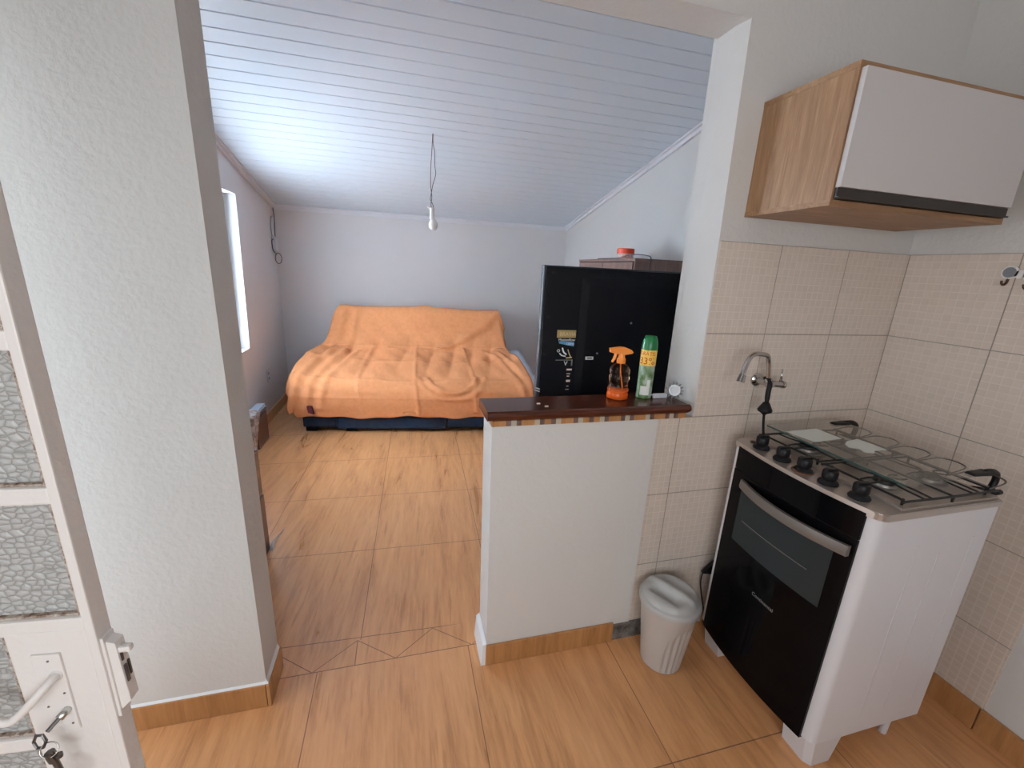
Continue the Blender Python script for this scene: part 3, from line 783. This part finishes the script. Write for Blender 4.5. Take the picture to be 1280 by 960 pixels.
tag(obj('mattress', mt, 'patterned mattress', smooth=True), 'pale brown patterned folded mattress standing on edge behind the brown bed base', 'mattress')
cb = thing('low_cabinet', 'low narrow brown cabinet with a pale top against the left wall under the window', 'cabinet', (.06, 2.46, 0))
bm = BM(); box(bm, .014, .110, 2.335, 2.60, .0005, .262, .002); obj('body', bm, 'bed brown', cb)
bm = BM(); box(bm, .014, .106, 2.335, 2.64, .2685, .278, .001); obj('shelf_board', bm, 'bed brown', cb)
bm = BM(); box(bm, .014, .098, 2.335, 2.63, .262, .2685); box(bm, .014, .090, 2.335, 2.66, .278, .288); obj('gap_strip', bm, 'pale board', cb)
bm = BM(); box(bm, .014, .082, 2.20, 2.68, .288, .300, .001); obj('top', bm, 'pale board', cb, label='pale blue-white top')
# plastic wrap on the floor by the bed base
bm = BM()
pts = [(.548,.915,.001),(.566,.91,.001),(.560,.93,.018),(.553,.945,.032),(.560,.99,.003),(.576,1.12,.001),(.553,.97,.024)]
V = [bm.verts.new(p) for p in pts]
for f in ((0,1,2),(0,2,3),(2,1,4),(3,2,4),(3,4,6),(4,5,6)): bm.faces.new([V[i] for i in f])
o = obj('plastic_wrap', bm, 'clear plastic'); s = o.modifiers.new('s', 'SOLIDIFY'); s.thickness = .0015
tag(o, 'crumpled clear plastic film lying on the floor at the corner of the brown bed base', 'plastic film')

# ------------------------------------------------------------------ sofa, sheet and throw
EX, EY = Vector((.991, -.132, 0)), Vector((.132, .991, 0)); SO = Vector((.367, 2.705, 0))
def S(lx, ly, z): return SO + EX * lx + EY * ly + Vector((0, 0, z))
def sbox(bm, x0, x1, y0, y1, z0, z1, bev=0, tilt=0):
    hexa(bm, [S(x0,y0,z0), S(x1,y0,z0), S(x1,y1,z0), S(x0,y1,z0), S(x0,y0+tilt,z1), S(x1,y0+tilt,z1), S(x1,y1+tilt,z1), S(x0,y1+tilt,z1)], bev)
sf = thing('sofa', 'navy blue sofa bed hidden under an orange throw against the back wall', 'sofa', tuple(S(1.05, .5, 0)))
bm = BM(); sbox(bm, 0.0, .30, 0, .95, .045, .36, .02); sbox(bm, .305, 1.32, -.006, .95, .03, .36, .015); sbox(bm, 1.325, 2.10, 0, .95, .045, .36, .02); obj('base', bm, 'navy fabric', sf)
bm = BM(); sbox(bm, .02, 1.02, .06, .80, .36, .47, .03); sbox(bm, 1.03, 2.0, .06, .80, .36, .47, .03); obj('seat_cushion', bm, 'navy fabric', sf)
bm = BM(); sbox(bm, .20, 1.82, .875, .98, .40, 1.03, .03, .04); obj('backrest', bm, 'navy fabric', sf)
for x0, x1 in ((-.06, .10), (1.96, 2.10)):
    bm = BM(); sbox(bm, x0, x1, .02, .82, .20, .47, .03); obj('arm', bm, 'navy fabric', sf)
for x0 in (.02, .38, 1.9):
    for y0 in (.02, .86):
        bm = BM(); sbox(bm, x0, x0 + .10, y0, y0 + .05, .0005, .048, .004); obj('leg', bm, 'black plastic', sf)
# keys of the draped surface: ly, z, xl, xr
rows = [(1.085,.55,.15,1.88),(1.08,.80,.15,1.88),(1.06,1.03,.15,1.88),(1.00,1.092,.145,1.87),(.925,1.075,.13,1.865),(.86,.93,.09,1.89),(.79,.79,.05,1.92),(.72,.705,.01,1.95),(.64,.668,-.02,1.98),(.52,.640,-.05,2.03),(.36,.600,-.075,2.07),(.18,.550,-.09,2.11),(.06,.500,-.09,2.135),(.0,.430,-.075,2.145),(-.025,.34,-.05,2.145),(-.035,.25,-.02,2.145),(-.035,.155,.005,2.14)]
def cat(keys, t):
    n = len(keys) - 1; f = min(max(t * n, 0), n - 1e-6); i = int(f); u = f - i
    g = lambda j: keys[min(max(j, 0), n)]
    out = []
    for c in range(len(keys[0])):
        p0, p1, p2, p3 = g(i-1)[c], g(i)[c], g(i+1)[c], g(i+2)[c]
        out.append(.5 * ((2*p1) + (-p0+p2)*u + (2*p0-5*p1+4*p2-p3)*u*u + (-p0+3*p1-3*p2+p3)*u**3))
    return out
def vn(x, y, s=0):
    return (math.sin(x*1.7+s) * math.cos(y*1.3-s*2) + .5 * math.sin(x*3.9+y*2.2+s*3) + .3 * math.sin(x*7.3-y*5.1+s))
NT, NS, ND = 110, 130, 14
bm = BM(); grid = []
drop = lambda t: .30 if t > .15 else .15
for i in range(NT + 1):
    t_ = i / NT
    ly, z, xl, xr = cat(rows, t_)
    row = []
    for j in range(-ND, NS + ND + 1):
        u = min(max(j / NS, 0), 1); lx = xl + (xr - xl) * u
        yy, zz = ly, z
        front = t_ > .80; seat = .45 < t_ <= .80; back = .2 < t_ <= .45
        edge = min(u, 1 - u)
        # arms rise a little, the seat sags between them
        if .42 < t_ < .9:
            w = math.sin((t_ - .42) / .48 * PI)
            zz += w * (.035 * math.exp(-(edge / .07) ** 2) - .035 * math.sin(u * PI) ** .8)
        # top of the back is gently uneven
        if .1 < t_ < .35: zz += .012 * math.exp(-((u - .52) / .05) ** 2) - .006 * math.sin(u * 9)
        # creases
        amp = .006
        if back: amp = .010
        if seat: amp = .013
        wv = amp * vn(lx * 4, t_ * 12, 1.3) * .6
        if .36 < t_ < .72:       # gathered pleats below the crease
            w = math.sin((t_ - .36) / .36 * PI)
            wv += w * .026 * (abs(math.sin(lx * 13 + .8 * math.sin(lx * 4) + t_ * 3)) - .5)
        # diagonal pull on the right of the back, steep folds at the left
        d = (u - .62) * .9 + (t_ - .46) * 1.6
        if .2 < t_ < .5 and u > .55: wv += .018 * math.exp(-(d / .035) ** 2) - .012 * math.exp(-((d - .07) / .04) ** 2)
        if .2 < t_ < .6:
            for q in (.05, .12): wv += .014 * math.exp(-((u - q - (t_ - .3) * .12) / .018) ** 2)
        if .5 < t_ < .95:
            for q, a in ((.045, .02), (.10, .014), (.155, .018), (.93, .016), (.97, .014)): wv += a * math.exp(-((u - q + (t_ - .7) * .25 * (1 if q < .5 else -1)) / .014) ** 2)
        # ironed fold lines
        for q in (.265, .50, .755):
            if t_ > .42: wv += .010 * math.exp(-((u - q) / .006) ** 2)
        for q in (.44, .60, .74, .87):
            wv += .008 * math.exp(-((t_ - q) / .007) ** 2)
        # hanging arc folds on the right front
        if t_ > .7: 
            rr = math.hypot((u - .66) * 2.2, (t_ - .66) * 1.5)
            wv += .016 * math.exp(-((rr - .25) / .018) ** 2) + .012 * math.exp(-((rr - .33) / .02) ** 2)
        # displace along the local normal direction (towards front/up)
        nrm_y, nrm_z = (-1, .25) if (front or back) else (-.2, 1)
        yy += wv * nrm_y; zz += wv * nrm_z
        if t_ > .97: zz += .010 * math.sin(lx * 8) + .006 * math.sin(lx * 21) + .012 * u
        if j < 0 or j > NS:      # side drapes
            e = (-j if j < 0 else j - NS) / ND; sgn = -1 if j < 0 else 1
            dr = min(((.24 if sgn > 0 else .13) if .42 < t_ < .88 else .18), max(zz - .16, .02))
            if t_ > .88: dr *= max(0, (1 - (t_ - .88) / .12)) * .8 + .05
            fold = .012 * math.sin(t_ * 60) * e
            lx += sgn * (.035 * math.sin(e * PI * .5) + fold + (.02 * e if .25 < t_ < .5 else 0)); zz -= dr * e ** 1.25
            if t_ < .3: lx += sgn * .02 * e
        row.append(bm.verts.new(S(lx, yy, zz)))
    grid.append(row)
for i in range(NT):
    for j in range(len(grid[0]) - 1):
        bm.faces.new((grid[i][j], grid[i][j+1], grid[i+1][j+1], grid[i+1][j]))
th = thing('throw_blanket', 'orange cotton throw spread over the whole sofa', 'blanket', tuple(S(1.05, -.03, .5)))
o = obj('cloth', bm, 'orange throw', th, smooth=True)
s = o.modifiers.new('s', 'SOLIDIFY'); s.thickness = .004; s.offset = 1
bm = BM(); hexa(bm, [S(.085,-.080,.215), S(.130,-.080,.20), S(.130,-.045,.20), S(.085,-.045,.215), S(.075,-.080,.275), S(.115,-.080,.272), S(.115,-.045,.272), S(.075,-.045,.275)])
obj('care_label', bm, 'label maroon', th, label='dark maroon sewn label near the lower left corner')
# pale sheet showing past the throw
bm = BM(); g = []
for i in range(13):
    t_ = i / 12; ly = .80 - .82 * t_
    ztop = .70 - .20 * t_
    row = []
    for (e, dz) in ((-.10, -.12), (.0, -.07), (.07, -.035), (.115, -.045), (.140, -.10), (.150, -.18), (.140, -.27)):
        lx = 2.0 + .135 * t_ + e
        row.append(bm.verts.new(S(lx + .006 * math.sin(i * 1.9 + e * 30), ly, max(ztop + dz * (.6 + .5 * t_), .05))))
    g.append(row)
for i in range(12):
    for j in range(6): bm.faces.new((g[i][j], g[i][j+1], g[i+1][j+1], g[i+1][j]))
bm2 = bm; bm = BM()
V = [bm.verts.new(S(*p)) for p in ((-.08,.05,.40),(-.03,.0,.36),(-.085,.02,.27),(-.045,-.012,.22),(-.02,-.02,.30))]
bm.faces.new((V[0], V[2], V[3], V[1])); bm.faces.new((V[1], V[3], V[4]))
pass
sh = thing('bed_sheet', 'pale blue-white sheet peeking out beside the orange throw on the sofa arm', 'sheet', tuple(S(2.1, .4, .45)))
o = obj('sheet_edge', bm2, 'sheet', sh, smooth=True); q = o.modifiers.new('s', 'SOLIDIFY'); q.thickness = .003
o = obj('sheet_corner', bm, 'sheet', sh, smooth=True); q = o.modifiers.new('s', 'SOLIDIFY'); q.thickness = .003

# ------------------------------------------------------------------ wall cupboard of the kitchen
wc = thing('wall_cabinet', 'wall cupboard with oak-coloured case and one white flap door over the tiles', 'cabinet', (2.8, -.16, 1.768))
x0, x1, z0, z1, dp_ = 2.4475, 3.168, 1.768, 2.122, .312
bm = BM(); box(bm, x0, x0 + .016, -dp_, .0015, z0 + .016, z1 - .016, .0008); obj('side_panel', bm, 'cabinet oak', wc)
bm = BM(); box(bm, x1 - .016, x1, -dp_, .0015, z0 + .016, z1 - .016, .0008); obj('side_panel', bm, 'cabinet oak', wc)
bm = BM(); box(bm, x0 - .001, x1 + .001, -dp_, .0015, z1 - .016, z1, .001); obj('top', bm, 'cabinet oak flat', wc)
bm = BM(); box(bm, x0 - .001, x1 + .001, -dp_, .0015, z0, z0 + .016, .001); obj('bottom', bm, 'cabinet oak flat', wc)
bm = BM(); box(bm, x0 + .016, x1 - .016, -.006, .0012, z0 + .016, z1 - .016); obj('back_panel', bm, 'white melamine', wc)
bm = BM(); box(bm, x0 + .005, x1 - .012, -dp_ - .017, -dp_ - .001, z0 + .047, z1 - .018, .0015); dr = obj('door', bm, 'white melamine', wc)
bm = BM(); box(bm, x0 + .006, x1 - .012, -dp_ - .010, -dp_ - .0005, z0 + .018, z0 + .046); box(bm, x0 + .006, x1 - .014, -dp_ - .018, -dp_ - .010, z0 + .018, z0 + .022)
sub('grip_profile', bm, 'dark groove', dr, (2.8, -.16, 1.768), label='dark brown grip profile along the lower edge')

# ------------------------------------------------------------------ wall hooks
wh = thing('wall_hook', 'white hook rack with grey ovals and bronze hooks on the right wall tiles', 'hook', (XR - .001, -.34, 1.60))
bm = BM(); tube(bm, [(XR - .0022, -.318, 1.622), (XR - .0072, -.318, 1.622)], .022, 28); tube(bm, [(XR - .0022, -.345, 1.616), (XR - .0072, -.345, 1.616)], .014, 20); tube(bm, [(XR - .0022, -.375, 1.612), (XR - .0072, -.375, 1.612)], .022, 28)
obj('plate', bm, 'white plastic', wh)
for yy, zz in ((-.318, 1.622), (-.375, 1.612)):
    bm = BM(); tube(bm, [(XR - .007, yy, zz), (XR - .0085, yy, zz)], .017, 24); obj('oval', bm, 'grey oval', wh, label='grey oval inlay')
    bm = BM(); tube(bm, spline([(XR-.004,yy,zz-.020),(XR-.006,yy+.0,zz-.034),(XR-.014,yy+.002,zz-.042),(XR-.022,yy+.004,zz-.036),(XR-.022,yy+.005,zz-.028)], 4), .0035, 8); obj('hook', bm, 'bronze', wh, smooth=True)

# ------------------------------------------------------------------ tap and the black cord
fc = thing('faucet', 'chrome wall tap with a curved spout above the stove', 'faucet', (2.64, 0, 1.173))
bm = BM(); lathe(bm, [(.026,-.0005),(.026,-.006),(.018,-.012),(.013,-.014),(.013,-.055),(.016,-.058),(.016,-.075),(.012,-.080)], (2.64, 0, 1.175), 24, 'y')
tube(bm, [(2.640,-.062,1.175),(2.700,-.062,1.170)], [.013,.013], 14); tube(bm, [(2.700,-.062,1.170),(2.712,-.062,1.169)], .015, 16)
obj('body', bm, 'chrome', fc, smooth=True, autosm=40)
bm = BM(); tube(bm, spline([(2.632,-.065,1.182),(2.624,-.065,1.22),(2.614,-.065,1.262),(2.596,-.072,1.286),(2.560,-.080,1.294),(2.515,-.092,1.296),(2.485,-.102,1.280),(2.466,-.110,1.245),(2.456,-.115,1.222)], 5), .0088, 14); tube(bm, [(2.634,-.065,1.180),(2.630,-.065,1.196)], [.015,.012], 14); obj('spout', bm, 'chrome', fc, smooth=True)
bm = BM(); tube(bm, [(2.459,-.114,1.226),(2.451,-.117,1.200)], [.012,.014], 16); obj('spout_tip', bm, 'chrome', fc, smooth=True, autosm=40)
bm = BM(); tube(bm, [(2.694,-.062,1.176),(2.690,-.066,1.200),(2.684,-.068,1.232)], [.0065,.004,.003], 10); obj('lever', bm, 'chrome', fc, smooth=True)
bc = thing('plunger_cord', 'black rubber bell on a cord hanging from the tap down to the stove top', 'cord', (2.57, -.15, .99))
bm = BM(); tube(bm, spline([(2.628,-.050,1.193),(2.626,-.064,1.197),(2.626,-.080,1.180),(2.622,-.084,1.15),(2.616,-.092,1.118),(2.612,-.098,1.104)], 4), [.007]*8 + [.009]*8 + [.0075]*4 + [.011], 10); obj('strap', bm, 'black rubber', bc, smooth=True)
bm = BM(); lathe(bm, [(.010,.026),(.014,.020),(.022,.004),(.026,-.004),(.024,-.010),(.010,-.018),(.004,-.026)], (2.607,-.100,1.086), 24); obj('bell', bm, 'black rubber', bc, smooth=True)
bm = BM(); tube(bm, spline([(2.606,-.101,1.066),(2.596,-.115,1.04),(2.582,-.135,1.013),(2.574,-.150,.996)], 4), .0045, 8); obj('cord', bm, 'black rubber', bc, smooth=True)

# ------------------------------------------------------------------ stove
SX, Y0, Y1, XB = 2.527, -.612, -.074, 2.995
ym, hw = (Y0 + Y1) / 2, (Y1 - Y0) / 2
def frontx(y, bulge=.028):
    s = (y - ym) / hw
    return SX - bulge * (1 - s * s)
def outline(x_off=0, inset=0, r=.026, xb=XB, n=16):
    a, b = Y0 + inset, Y1 - inset
    pts = [(xb, b), (xb, a)]
    # rounded front right corner
    for k in range(6):
        t_ = k / 5 * PI / 2
        pts.append((frontx(a + r) + x_off + r - r * math.sin(t_) + .0, a + r - r * math.cos(t_)))
    for k in range(1, n):
        y = a + r + (b - a - 2 * r) * k / n
        pts.append((frontx(y) + x_off, y))
    for k in range(6):
        t_ = k / 5 * PI / 2
        pts.append((frontx(b - r) + x_off + r - r * math.cos(t_), b - r + r * math.sin(t_)))
    return pts
sv = thing('stove', 'white four-burner gas stove with black glass front and folded glass lid', 'stove', (2.76, ym, 0))
bm = BM(); prism(bm, outline(), .115, .945, 'z', .002)
for yy in (0,):
    for xa in (2.70, 2.80, 2.93):   # pressed ribs of the side sheet
        box(bm, xa, xa + .008, Y0 - .0009, Y0 + .002, .20, .84 if xa != 2.80 else .80, .0008)
obj('body', bm, 'stove enamel', sv, smooth=True, autosm=35)
for (ya, yb) in ((Y0 + .004, Y0 + .105), (Y1 - .105, Y1 - .004)):   # front feet
    bm = BM(); hi = [(frontx((ya+yb)/2) + .012, ya + .02), (frontx(ya) + .02, ya), (2.66, ya), (2.66, yb), (frontx(yb) + .02, yb), (frontx((ya+yb)/2) + .012, yb - .02)]
    lo = [(p[0] + (.02 if p[0] < 2.6 else -.02), ym + (p[1] - ym) * .985) for p in hi]
    A = [bm.verts.new((*p, .0005)) for p in lo]; B = [bm.verts.new((*p, .118)) for p in hi]
    bm.faces.new(A[::-1]); bm.faces.new(B)
    for i in range(len(A)): bm.faces.new((A[i], A[(i+1) % len(A)], B[(i+1) % len(A)], B[i]))
    obj('foot', bm, 'stove enamel', sv)
for yy in (Y0 + .04, Y1 - .05):
    bm = BM(); tube(bm, [(2.93, yy, .0005), (2.93, yy, .12)], [.012, .014], 12); obj('foot', bm, 'stove enamel', sv)
# curved black glass front
def patch(ya, yb, za, zb, off, th_, n=20, bulge=.028):
    bm = BM(); A = []
    for i in range(n + 1):
        y = ya + (yb - ya) * i / n; x = frontx(y, bulge)
        A.append([bm.verts.new((x - off, y, za)), bm.verts.new((x - off, y, zb)), bm.verts.new((x - off + th_, y, zb)), bm.verts.new((x - off + th_, y, za))])
    for a, b in zip(A, A[1:]):
        for k in range(4): bm.faces.new((a[k], b[k], b[(k+1) % 4], a[(k+1) % 4]))
    bm.faces.new(A[0]); bm.faces.new(A[-1][::-1])
    return bm
GA, GB = Y0 + .034, -.110
obj('control_panel', patch(GA, GB, .858, .944, .007, .012), 'black glass', sv)
dor = obj('oven_door', patch(GA, GB, .108, .855, .008, .013), 'black glass', sv)
base = (2.76, ym, 0)
sub('oven_window', patch(-.53, -.17, .585, .815, .0086, .001), 'oven window', dor, base, label='dark grey inner window of the oven')
sub('rack_line', patch(-.475, -.205, .680, .6825, .0096, .001), 'handle grey', dor, base)
bm = patch(-.40, -.30, .775, .780, .0096, .001); sub('trim_mark', bm, 'black rubber', dor, base)
bm = BM()
hy = [-.165 - k * (.405 / 18) for k in range(19)]
A = []
for y in hy:
    s = (y + .3675) / .2025; x = 2.455 + .040 * s * s
    A.append([bm.verts.new(p) for p in ((x, y, .800), (x - .004, y, .812), (x, y, .834), (x + .012, y, .834), (x + .012, y, .800))])
for a, b in zip(A, A[1:]):
    for k in range(5): bm.faces.new((a[k], b[k], b[(k+1) % 5], a[(k+1) % 5]))
bm.faces.new(A[0]); bm.faces.new(A[-1][::-1])
box(bm, 2.497, 2.520, -.184, -.168, .804, .830); box(bm, 2.497, 2.525, -.566, -.552, .804, .830)
sub('handle', bm, 'handle grey', dor, base, smooth=True, autosm=40)
tm = text_mesh('Continental', .019, (0, 0, 0), (0, -1, 0), (0, 0, 1), .0008, 'CENTER')
for v in tm.verts:
    v.co.y += -.362; v.co.x = frontx(v.co.y) - .0090 + v.co.x * 1.0; v.co.z += .452
sub('lettering', tm, 'silver', dor, base)
# steel top
bm = BM(); prism(bm, outline(-.006, -.004, .03, XB + .004), .936, .958, 'z', .003)
prism(bm, [(XB + .002, Y1 - .004), (XB + .002, Y0 + .004), (2.60, Y0 + .004), (2.60, Y1 - .004)], .958, .9645, 'z', .003)
top = obj('cooktop', bm, 'stove steel', sv, label='brushed steel cooktop')
ky = [-.168, -.268, -.352, -.436, -.524]
for i, yy in enumerate(ky):
    bm = BM(); xk = frontx(yy) + .042
    lathe(bm, [(.027,.958),(.0285,.962),(.025,.968),(.018,.973),(.021,.979),(.021,.999),(.018,1.003)], (xk, yy, 0), 24)
    box(bm, xk - .023, xk + .023, yy - .006, yy + .006, .992, 1.008, .002)
    obj('knob', bm, 'black plastic', sv, smooth=True, autosm=40)
bm = BM(); xk = frontx(ky[2]) + .040; lathe(bm, [(.032,.9585),(.032,.961),(.030,.962)], (xk, ky[2], 0), 24); obj('knob_ring', bm, 'copper ring', sv, smooth=True, autosm=40)
bm = BM(); lathe(bm, [(.010,.958),(.010,.963),(.008,.964)], (2.565, -.118, 0), 14); obj('ignition_button', bm, 'bronze', sv)
bp = [(2.70, -.225), (2.70, -.485), (2.895, -.225), (2.895, -.485)]
for (x, y) in bp:
    bm = BM(); lathe(bm, [(.048,.9646),(.046,.967),(.034,.969),(.031,.976),(.028,.977)], (x, y, 0), 28); br = obj('burner', bm, 'burner alloy', sv, smooth=True, autosm=40)
    bm = BM(); lathe(bm, [(.028,.977),(.029,.980),(.027,.985),(.020,.987)], (x, y, 0), 28); sub('burner_cap', bm, 'burner black', br, base, smooth=True, autosm=40)
for (ya, yb) in ((-.345, -.108), (-.602, -.365)):      # two wire grates
    bm = BM(); zc = .984
    yc = (ya + yb) / 2
    tube(bm, spline([(2.615,ya+.02,zc),(2.625,ya,zc),(2.96,ya,zc),(2.975,ya+.02,zc),(2.975,yb-.02,zc),(2.96,yb,zc),(2.625,yb,zc),(2.615,yb-.02,zc)], 4, True), .0036, 7, True)
    for xc_ in (2.70, 2.895):
        for sx_, sy_ in ((1,0),(-1,0),(0,1),(0,-1)):
            L0 = .022; L1 = .075 if sx_ else (yb - ya) / 2
            a = Vector((xc_ + sx_ * L0, yc + sy_ * L0, zc + .004)); b_ = Vector((xc_ + sx_ * L1, yc + sy_ * L1, zc))
            side = Vector((-sy_, sx_, 0)) * .014
            tube(bm, spline([b_ + side, (a * .6 + b_ * .4) + side * 1.0, a, (a * .6 + b_ * .4) - side * 1.0, b_ - side], 4), .003, 6)
    tube(bm, [(2.797, ya, zc), (2.797, yb, zc)], .0032, 6)
    for x_, y_ in ((2.625, ya + .015), (2.625, yb - .015), (2.965, ya + .015), (2.965, yb - .015), (2.80, ya), (2.80, yb)):
        tube(bm, [(x_, y_, .9648), (x_, y_, zc)], .0036, 6)
    obj('grate', bm, 'burner black', sv, smooth=True)
bm = BM()      # scalloped wire rail along the rear edge
for k in range(5):
    ya = -.115 - k * .098
    tube(bm, spline([(2.955,ya,.990),(3.03,ya-.006,1.000),(3.055,ya-.030,1.002),(3.055,ya-.062,1.002),(3.03,ya-.086,1.000),(2.955,ya-.092,.990)], 5), .0024, 6)
tube(bm, [(2.965,-.11,.992),(2.965,-.59,.992)], .0024, 6)
obj('rear_wire_rail', bm, 'wire grey', sv, smooth=True)
# glass lid
bm = BM(); prism(bm, [(2.668,-.068),(2.662,-.075),(2.664,-.562),(2.672,-.568),(3.010,-.552),(3.018,-.545),(3.050,-.055),(3.044,-.048)], 1.004, 1.0085, 'z')
ld = obj('glass_lid', bm, 'lid glass', sv)
bm = BM(); box(bm, 2.660, 2.6635, -.562, -.075, 1.0035, 1.009); sub('front_edge', bm, 'glass edge', ld, base, label='dark green glass edge')
bm = BM(); prism(bm, [(2.675,-.146),(2.834,-.137),(2.837,-.239),(2.694,-.252)], 1.0086, 1.0092, 'z'); sub('paper_label', bm, 'paper', ld, base)
bm = BM(); prism(bm, [(2.790,-.285),(2.830,-.262),(2.895,-.251),(2.900,-.300),(2.898,-.350),(2.84,-.350),(2.815,-.368),(2.790,-.352),(2.800,-.330),(2.775,-.310)], 1.0086, 1.0092, 'z'); sub('paper_label', bm, 'paper', ld, base)
for (yh, sc_) in ((-.545, 1.0), (-.105, 1.0)):
    bm = BM()
    hexa(bm, [(2.955,yh-.014,1.009),(3.030,yh-.016,1.006),(3.030,yh+.016,1.006),(2.955,yh+.014,1.009),(2.960,yh-.010,1.0165),(3.030,yh-.014,1.018),(3.030,yh+.014,1.018),(2.960,yh+.010,1.0165)], .002)
    tube(bm, spline([(3.02,yh,1.012),(3.055,yh,1.012),(3.082,yh,1.000),(3.088,yh,.972),(3.070,yh,.935),(3.045,yh,.905)], 5), [.0095]*20 + [.007]*6, 8)
    tube(bm, [(2.99,yh,.960),(3.075,yh,.945)], .008, 8); tube(bm, [(3.07,yh-.012,.943),(3.10,yh-.014,.944)], .009, 8)
    obj('hinge_arm', bm, 'black plastic', sv, smooth=True)
# black cloth-like thing and hose behind the stove
bm = BM(); hexa(bm, [(2.535,-.030,.300),(2.66,-.030,.270),(2.66,-.012,.270),(2.54,-.012,.300),(2.56,-.028,.318),(2.66,-.030,.405),(2.66,-.012,.405),(2.56,-.012,.318)], .002)
tube(bm, spline([(2.545,-.02,.305),(2.543,-.02,.25),(2.56,-.02,.18),(2.585,-.02,.10),(2.60,-.02,.02)], 5), .003, 6)
tag(obj('mains_plug', bm, 'black plastic'), 'black plug and thin cord on the tiled wall between bin and stove', 'plug')

# ------------------------------------------------------------------ waste bin
bx, by = 2.302, -.131
tb = thing('waste_bin', 'small grey-beige plastic bin with domed lid between low wall and stove', 'bin', (bx, by, 0))
n = 160; bm = BM(); rings = []
for h in [0, .004, .012, .03, .06, .09, .12, .15, .18, .20, .21, .22, .235, .262, .282, .290]:
    ring = []
    R0 = .080 + (.108 - .080) * min(h, .262) / .262
    if h == 0: R0 -= .006
    if h in (.282, .290): R0 = .113
    for k in range(n):
        a = 2 * PI * k / n; r = R0
        da = (a - math.radians(272) + PI) % (2 * PI) - PI
        lim = math.radians(38)
        hmax = .225 - .12 * max(0, (-da / lim)) ** 2 if abs(da) < lim else 0
        if abs(da) < lim and .005 < h < hmax: r -= .006 * (.5 - .5 * math.cos((da / lim + 1) * PI * 5))
        ring.append(bm.verts.new((bx + r * math.cos(a), by + r * math.sin(a), max(h, .0005))))
    rings.append(ring)
for A, B in zip(rings, rings[1:]):
    for k in range(n): bm.faces.new((A[k], A[(k+1) % n], B[(k+1) % n], B[k]))
bm.faces.new(rings[0][::-1]); bm.faces.new(rings[-1])
obj('bucket', bm, 'bin plastic', tb, smooth=True, autosm=50)
bm = BM(); rings = []
hd = math.radians(-62)
for (r, h) in ((.113,.286),(.1185,.288),(.1200,.308),(.1165,.316),(.109,.318),(.1075,.322),(.105,.330),(.097,.338),(.088,.342),(.078,.345),(.068,.347),(.058,.349),(.048,.3505),(.038,.3515),(.028,.352),(.018,.352),(.008,.352)):
    ring = []
    for k in range(96):
        a = 2 * PI * k / 96; x = r * math.cos(a); y = r * math.sin(a); z = h
        w = math.cos(hd) * x + math.sin(hd) * y
        q = -math.sin(hd) * x + math.cos(hd) * y
        if r < .1:
            z += .008 * math.exp(-(q / .013) ** 4) - .026 * math.exp(-((abs(q) - .042) / .022) ** 4 - (w / .058) ** 4)
        ring.append(bm.verts.new((bx + x, by + y, z)))
    rings.append(ring)
for A, B in zip(rings, rings[1:]):
    for k in range(96): bm.faces.new((A[k], A[(k+1) % 96], B[(k+1) % 96], B[k]))
bm.faces.new(rings[0][::-1]); bm.faces.new(rings[-1])
obj('lid', bm, 'bin lid plastic', tb, smooth=True, autosm=60)

# ------------------------------------------------------------------ light
W = bpy.data.worlds.new('sky'); bpy.context.scene.world = W; W.use_nodes = True
bg = W.node_tree.nodes['Background']; bg.inputs[0].default_value = (.86, .93, 1.0, 1); bg.inputs[1].default_value = 2.4
def area(name, loc, tgt, sx, sy, power, col, spread=180):
    l = bpy.data.lights.new(name, 'AREA'); l.shape = 'RECTANGLE'; l.size = sx; l.size_y = sy; l.energy = power; l.color = col
    l.spread = math.radians(spread)
    o = bpy.data.objects.new(name, l); C.objects.link(o); o.location = loc
    o.rotation_euler = (Vector(tgt) - Vector(loc)).to_track_quat('-Z', 'Y').to_euler()
    return o
area('daylight_room_window', (-.35, 2.1, 1.25), (1.2, 2.15, 1.85), 1.35, 1.35, 185, (.76, .88, 1.0))
area('daylight_door', (-.30, -.42, 1.15), (1.5, -.40, 1.1), 1.0, 1.9, 4.2, (1.0, .985, .95))
area('kitchen_fill', (1.0, -2.95, 1.40), (1.2, 0, .7), 1.7, 1.3, 20, (1.0, .985, .97))  # added fill lamp outside the unseen window, placed to brighten pier and low wall

# ------------------------------------------------------------------ camera
cam = bpy.data.cameras.new('camera'); co = bpy.data.objects.new('camera', cam); C.objects.link(co)
yaw, pit, rol = .2641, .264, .0488
cy_, sy_ = math.cos(yaw), math.sin(yaw); cp, sp_ = math.cos(pit), math.sin(pit)
F = Vector((sy_ * cp, cy_ * cp, -sp_)); R = Vector((cy_, -sy_, 0)); U = R.cross(F)
R2 = R * math.cos(rol) + U * math.sin(rol); U2 = -R * math.sin(rol) + U * math.cos(rol)
M = Matrix(((R2.x, U2.x, -F.x, 1.2732), (R2.y, U2.y, -F.y, -1.3282), (R2.z, U2.z, -F.z, 1.55), (0, 0, 0, 1)))
co.matrix_world = M
cam.sensor_fit = 'HORIZONTAL'; cam.sensor_width = 36; cam.lens = 525.94 / 1280 * 36; cam.clip_start = .02
sc = bpy.context.scene; sc.camera = co
sc.view_settings.view_transform = 'Standard'; sc.view_settings.look = 'None'; sc.view_settings.gamma = 1
sc.view_settings.exposure = 0.0; sc.view_settings.use_curve_mapping = False
sc.cycles.use_denoising = True
sc.cycles.max_bounces = 10; sc.cycles.diffuse_bounces = 6
sc.cycles.sample_clamp_indirect = 8
